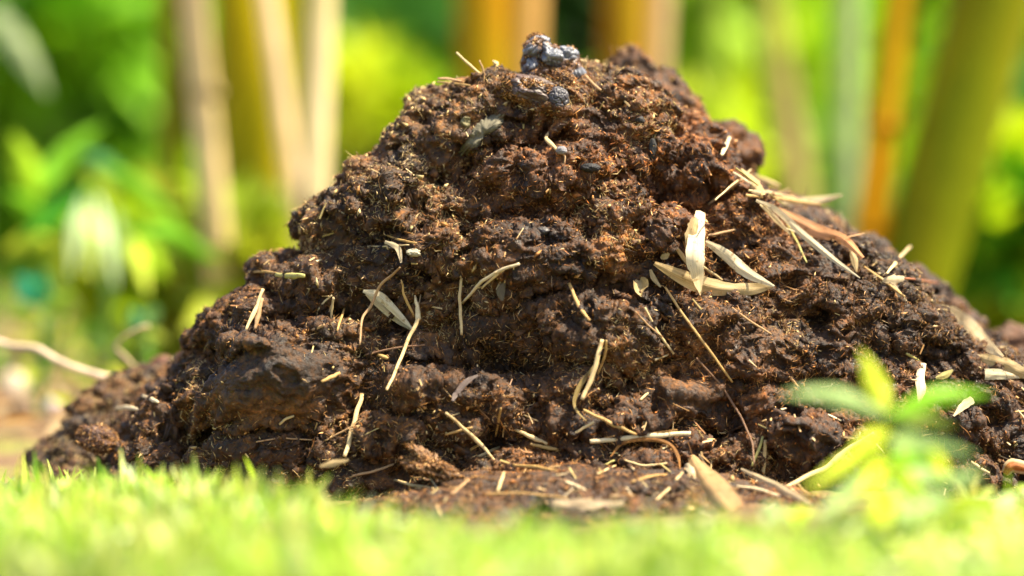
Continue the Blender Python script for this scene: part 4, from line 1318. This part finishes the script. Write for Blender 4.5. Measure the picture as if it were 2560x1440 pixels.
DG = [(.04, .12, .006), (.07, .20, .006), (.02, .06, .006)]
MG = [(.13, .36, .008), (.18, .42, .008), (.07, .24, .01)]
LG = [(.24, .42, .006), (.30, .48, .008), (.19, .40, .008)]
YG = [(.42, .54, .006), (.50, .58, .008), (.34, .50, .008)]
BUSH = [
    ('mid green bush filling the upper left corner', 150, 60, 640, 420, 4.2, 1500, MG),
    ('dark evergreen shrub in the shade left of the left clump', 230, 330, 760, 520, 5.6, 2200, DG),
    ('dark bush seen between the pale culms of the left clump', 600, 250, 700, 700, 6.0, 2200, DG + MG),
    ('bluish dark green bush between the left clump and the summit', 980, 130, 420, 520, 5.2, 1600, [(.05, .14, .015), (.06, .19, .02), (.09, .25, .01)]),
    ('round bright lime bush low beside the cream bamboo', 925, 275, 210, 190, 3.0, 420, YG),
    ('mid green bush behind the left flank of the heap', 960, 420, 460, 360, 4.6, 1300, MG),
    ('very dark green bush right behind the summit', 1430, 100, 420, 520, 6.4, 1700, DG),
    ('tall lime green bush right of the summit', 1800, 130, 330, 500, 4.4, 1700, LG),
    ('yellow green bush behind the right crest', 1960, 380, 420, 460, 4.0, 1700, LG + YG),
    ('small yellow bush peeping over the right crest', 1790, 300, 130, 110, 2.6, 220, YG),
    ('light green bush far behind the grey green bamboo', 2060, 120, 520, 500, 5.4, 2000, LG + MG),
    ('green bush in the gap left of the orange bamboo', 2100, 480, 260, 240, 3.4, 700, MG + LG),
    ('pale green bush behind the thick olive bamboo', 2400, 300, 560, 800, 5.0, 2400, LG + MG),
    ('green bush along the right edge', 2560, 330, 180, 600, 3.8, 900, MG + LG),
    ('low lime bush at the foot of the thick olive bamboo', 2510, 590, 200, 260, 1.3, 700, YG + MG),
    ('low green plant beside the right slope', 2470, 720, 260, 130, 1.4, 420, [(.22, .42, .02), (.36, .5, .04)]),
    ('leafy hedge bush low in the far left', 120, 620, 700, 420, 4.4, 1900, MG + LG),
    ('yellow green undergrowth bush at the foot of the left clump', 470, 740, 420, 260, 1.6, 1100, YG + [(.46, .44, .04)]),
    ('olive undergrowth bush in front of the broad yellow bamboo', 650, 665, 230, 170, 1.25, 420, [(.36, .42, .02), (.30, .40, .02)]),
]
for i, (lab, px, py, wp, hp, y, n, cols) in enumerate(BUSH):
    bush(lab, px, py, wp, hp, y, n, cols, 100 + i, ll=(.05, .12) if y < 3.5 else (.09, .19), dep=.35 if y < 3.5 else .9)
# a hedge far behind that closes the view
for i, (px, lab) in enumerate([(-300, 'first'), (250, 'x'), (800, 'x'), (1350, 'x'), (1900, 'x'), (2450, 'x'), (2900, 'x')]):
    labs = ['far dark tree beyond the left edge of the view', 'far dark tree behind the upper left bush', 'far dark tree behind the left bamboo clump',
            'far dark tree straight behind the summit', 'far green tree behind the lime bushes', 'far green tree behind the thick olive bamboo', 'far green tree beyond the right edge']
    y = 8.0
    cols = DG + MG[:1] if i < 4 else MG + LG
    bush(labs[i], px, 330, 780, 1300, y, 2600, cols, 300 + i, ll=(.18, .34), dep=1.6, name='tree', cat='tree', group='far trees closing the view')

# ------------------------------------------------------------------ left foreground of the background: leafy plant, branch
def big_plant(label, root_px, y, leaves, name='leafy_plant'):
    b = W(*root_px, y)
    r = empty(name, (b[0], y, 0)); tag(r, label, 'plant', 'leafy plants at the left')
    V, F, uv = tube(np.stack([np.array([b[0], y, -.02]) * (1 - t) + np.array([b[0] + .01, y, b[2]]) * t for t in np.linspace(0, 1, 8)]), np.full(8, .005), 7)
    mesh('stem', V, F, M_LEAF, col=(.14, .28, .04), uv=uv, parent=r)
    for (ax, ay, tx, ty, wp, dy, cc) in leaves:
        V, F, uv, c = leaf_mesh([(ax, ay), ((ax + tx) / 2, (ay + ty) / 2 - abs(tx - ax) * .12), (tx, ty)], [wp * .3, wp * 1.3, wp, 4], cc, y=[y, y + dy * .6, y + dy], fold=.3)
        mesh('leaf', V, F, M_LEAF, col=c, uv=uv, parent=r)


PG = (.20, .50, .015); BGN = (.38, .62, .012); TEAL = (.03, .26, .12); PW = (.50, .64, .32)
big_plant('big leafy plant with arching blades at the left', (130, 640), 1.0,
          [(60, 520, 262, 305, 62, .05, PG), (90, 500, 30, 330, 80, .0, BGN), (110, 560, 10, 480, 60, -.05, PG), (60, 600, 250, 470, 70, -.1, (.05, .25, .02)),
           (200, 380, 340, 480, 44, .1, (.14, .42, .12)), (260, 420, 470, 600, 60, 0, PG), (130, 600, 0, 640, 60, 0, (.5, .6, .03)), (160, 560, 330, 640, 60, .05, BGN)])
big_plant('plant with drooping pale whitish leaves at the left', (250, 700), .85,
          [(205, 490, 175, 690, 40, -.03, PW), (245, 490, 290, 720, 36, -.05, PW), (225, 500, 232, 700, 26, -.05, (.55, .7, .2)), (290, 520, 310, 680, 52, 0, (.40, .58, .14)), (180, 560, 130, 720, 40, 0, (.5, .6, .03)),
           (320, 580, 560, 665, 60, .05, PG), (340, 600, 420, 700, 60, 0, BGN), (330, 590, 370, 740, 44, -.1, (.5, .62, .05)), (300, 560, 420, 540, 46, 0, BGN)])
big_plant('low plant with bluish green leaves beside the fallen branch', (90, 790), .7,
          [(95, 760, 40, 690, 70, .05, TEAL), (100, 770, 110, 670, 50, 0, (.04, .26, .08)), (95, 790, 20, 800, 46, 0, (.22, .34, .03)), (110, 790, 190, 740, 46, 0, (.25, .4, .03))])
big_plant('seedling with grey green leaves behind the left shoulder', (345, 850), .6,
          [(345, 830, 330, 770, 46, 0, (.10, .34, .12)), (350, 830, 400, 770, 50, 0, (.2, .4, .1)), (345, 850, 420, 850, 40, 0, (.30, .38, .03)), (340, 850, 290, 830, 36, 0, (.26, .36, .03))])
V, F, uv, c = leaf_mesh([(-20, 20), (50, 120), (120, 235)], [60, 104, 84, 10], (.46, .56, .26), y=1.3, fold=.2)
r = empty('leafy_plant', (W(0, 300, 1.3)[0], 1.3, 0)); tag(r, 'tall plant whose long pale blade slants in at the upper left', 'plant', 'leafy plants at the left')
mesh('leaf', V, F, M_LEAF, col=c, uv=uv, parent=r)
st_ = np.stack([np.array([W(-20, 20, 1.3)[0] * 1.02, 1.3, z]) for z in np.linspace(-.02, W(-20, 20, 1.3)[2], 12)])
V, F, uv = tube(st_, np.full(12, .006), 7); mesh('stem', V, F, M_LEAF, col=(.14, .28, .04), uv=uv, parent=r)

# fallen branch on the soil
rt = empty('fallen_branch', W(150, 900, .2)); tag(rt, 'bleached bare branch lying behind the left foot of the heap', 'branch')
V, F, uv, c = straw_mesh([(-420, 1080), (-240, 900), (-60, 850), (30, 866), (90, 872), (150, 905), (240, 936), (345, 962)], 26, (.62, .46, .32), y=[.30, .26, .22, .17], taper=(1, .95, .8, .9, 1.0), flat=1)
mesh('stem', V, F, M_WOOD, col=c, uv=uv, parent=rt)
V, F, uv, c = straw_mesh([(372, 816), (345, 822), (305, 845), (290, 872), (310, 890), (345, 925)], 14, (.42, .32, .18), y=.24, taper=(1.3, .8, .8, 1, .8), flat=1)
mesh('twig', V, F, M_WOOD, col=c, uv=uv, parent=rt)

# stones behind left
clod('pale beige stone behind the left foot', 35, 975, 36, 52, M_STONE, (.50, .40, .28), 61, y=.75, rough=.2, fine=.02, cat='stone', name='stone', group='stones behind the heap')
clod('small grey stone right of the beige one', 135, 1018, 26, 22, M_STONE, (.36, .34, .38), 62, y=.6, rough=.2, fine=.02, cat='stone', name='stone', group='stones behind the heap')
clod('rounded brown stone under the fallen branch', 60, 1020, 30, 20, M_STONE, (.22, .15, .09), 63, y=.5, rough=.2, fine=.02, cat='stone', name='stone', group='stones behind the heap')


def litter():
    n = 3800
    x = rng.uniform(-1.6, 1.4, n); y = rng.uniform(.25, 3.6, n)
    P = np.stack([x, y, rng.uniform(0, .02, n)], 1)
    D = rand_unit(n); D[:, 2] *= .25; D /= np.linalg.norm(D, axis=1, keepdims=True)
    V, F, k = place_many(LT, P, D, rng.uniform(.03, .09, n), rng.uniform(.008, .025, n), up=rand_unit(n) * .4 + np.array([0, 0, 1]))
    pal = np.array([[.50, .36, .18], [.34, .20, .09], [.60, .46, .26], [.20, .11, .05], [.45, .22, .06]])
    g = mesh('leaf_litter', V, F, M_DRYLEAF, col=np.repeat(pal[rng.choice(5, n)] * rng.uniform(.7, 1.2, (n, 1)), k, 0), origin=(0, 1, 0))
    tag(g, 'fallen brown and tan leaves covering the soil behind the heap', 'leaf litter', kind='stuff')
    n = 5200
    x = rng.uniform(-1.8, 1.8, n); y = rng.uniform(.35, 3.8, n)
    t = vnoise(np.stack([x, y, x * 0], 1), 3.0, 55)
    keep = rng.uniform(-.25, .4, n) < t + .12 * (y - .8)
    x, y = x[keep], y[keep]; n = len(x)
    P = np.stack([x, y, rng.uniform(0, .05, n) * (1 + .5 * (y > 1.2))], 1)
    D = rand_unit(n); D[:, 2] = np.abs(D[:, 2]) + .2; D /= np.linalg.norm(D, axis=1, keepdims=True)
    V, F, k = place_many(LT, P, D, rng.uniform(.02, .06, n), rng.uniform(.008, .022, n))
    pal = np.array([[.30, .42, .02], [.18, .40, .02], [.45, .50, .04], [.10, .28, .03]])
    g = mesh('undergrowth', V, F, M_LEAF, col=np.repeat(pal[rng.choice(4, n)] * rng.uniform(.7, 1.3, (n, 1)), k, 0), origin=(0, 1, 0))
    tag(g, 'low yellow green ground cover behind the heap', 'ground cover', kind='stuff')


litter()
print('DONE objects', len(bpy.data.objects))
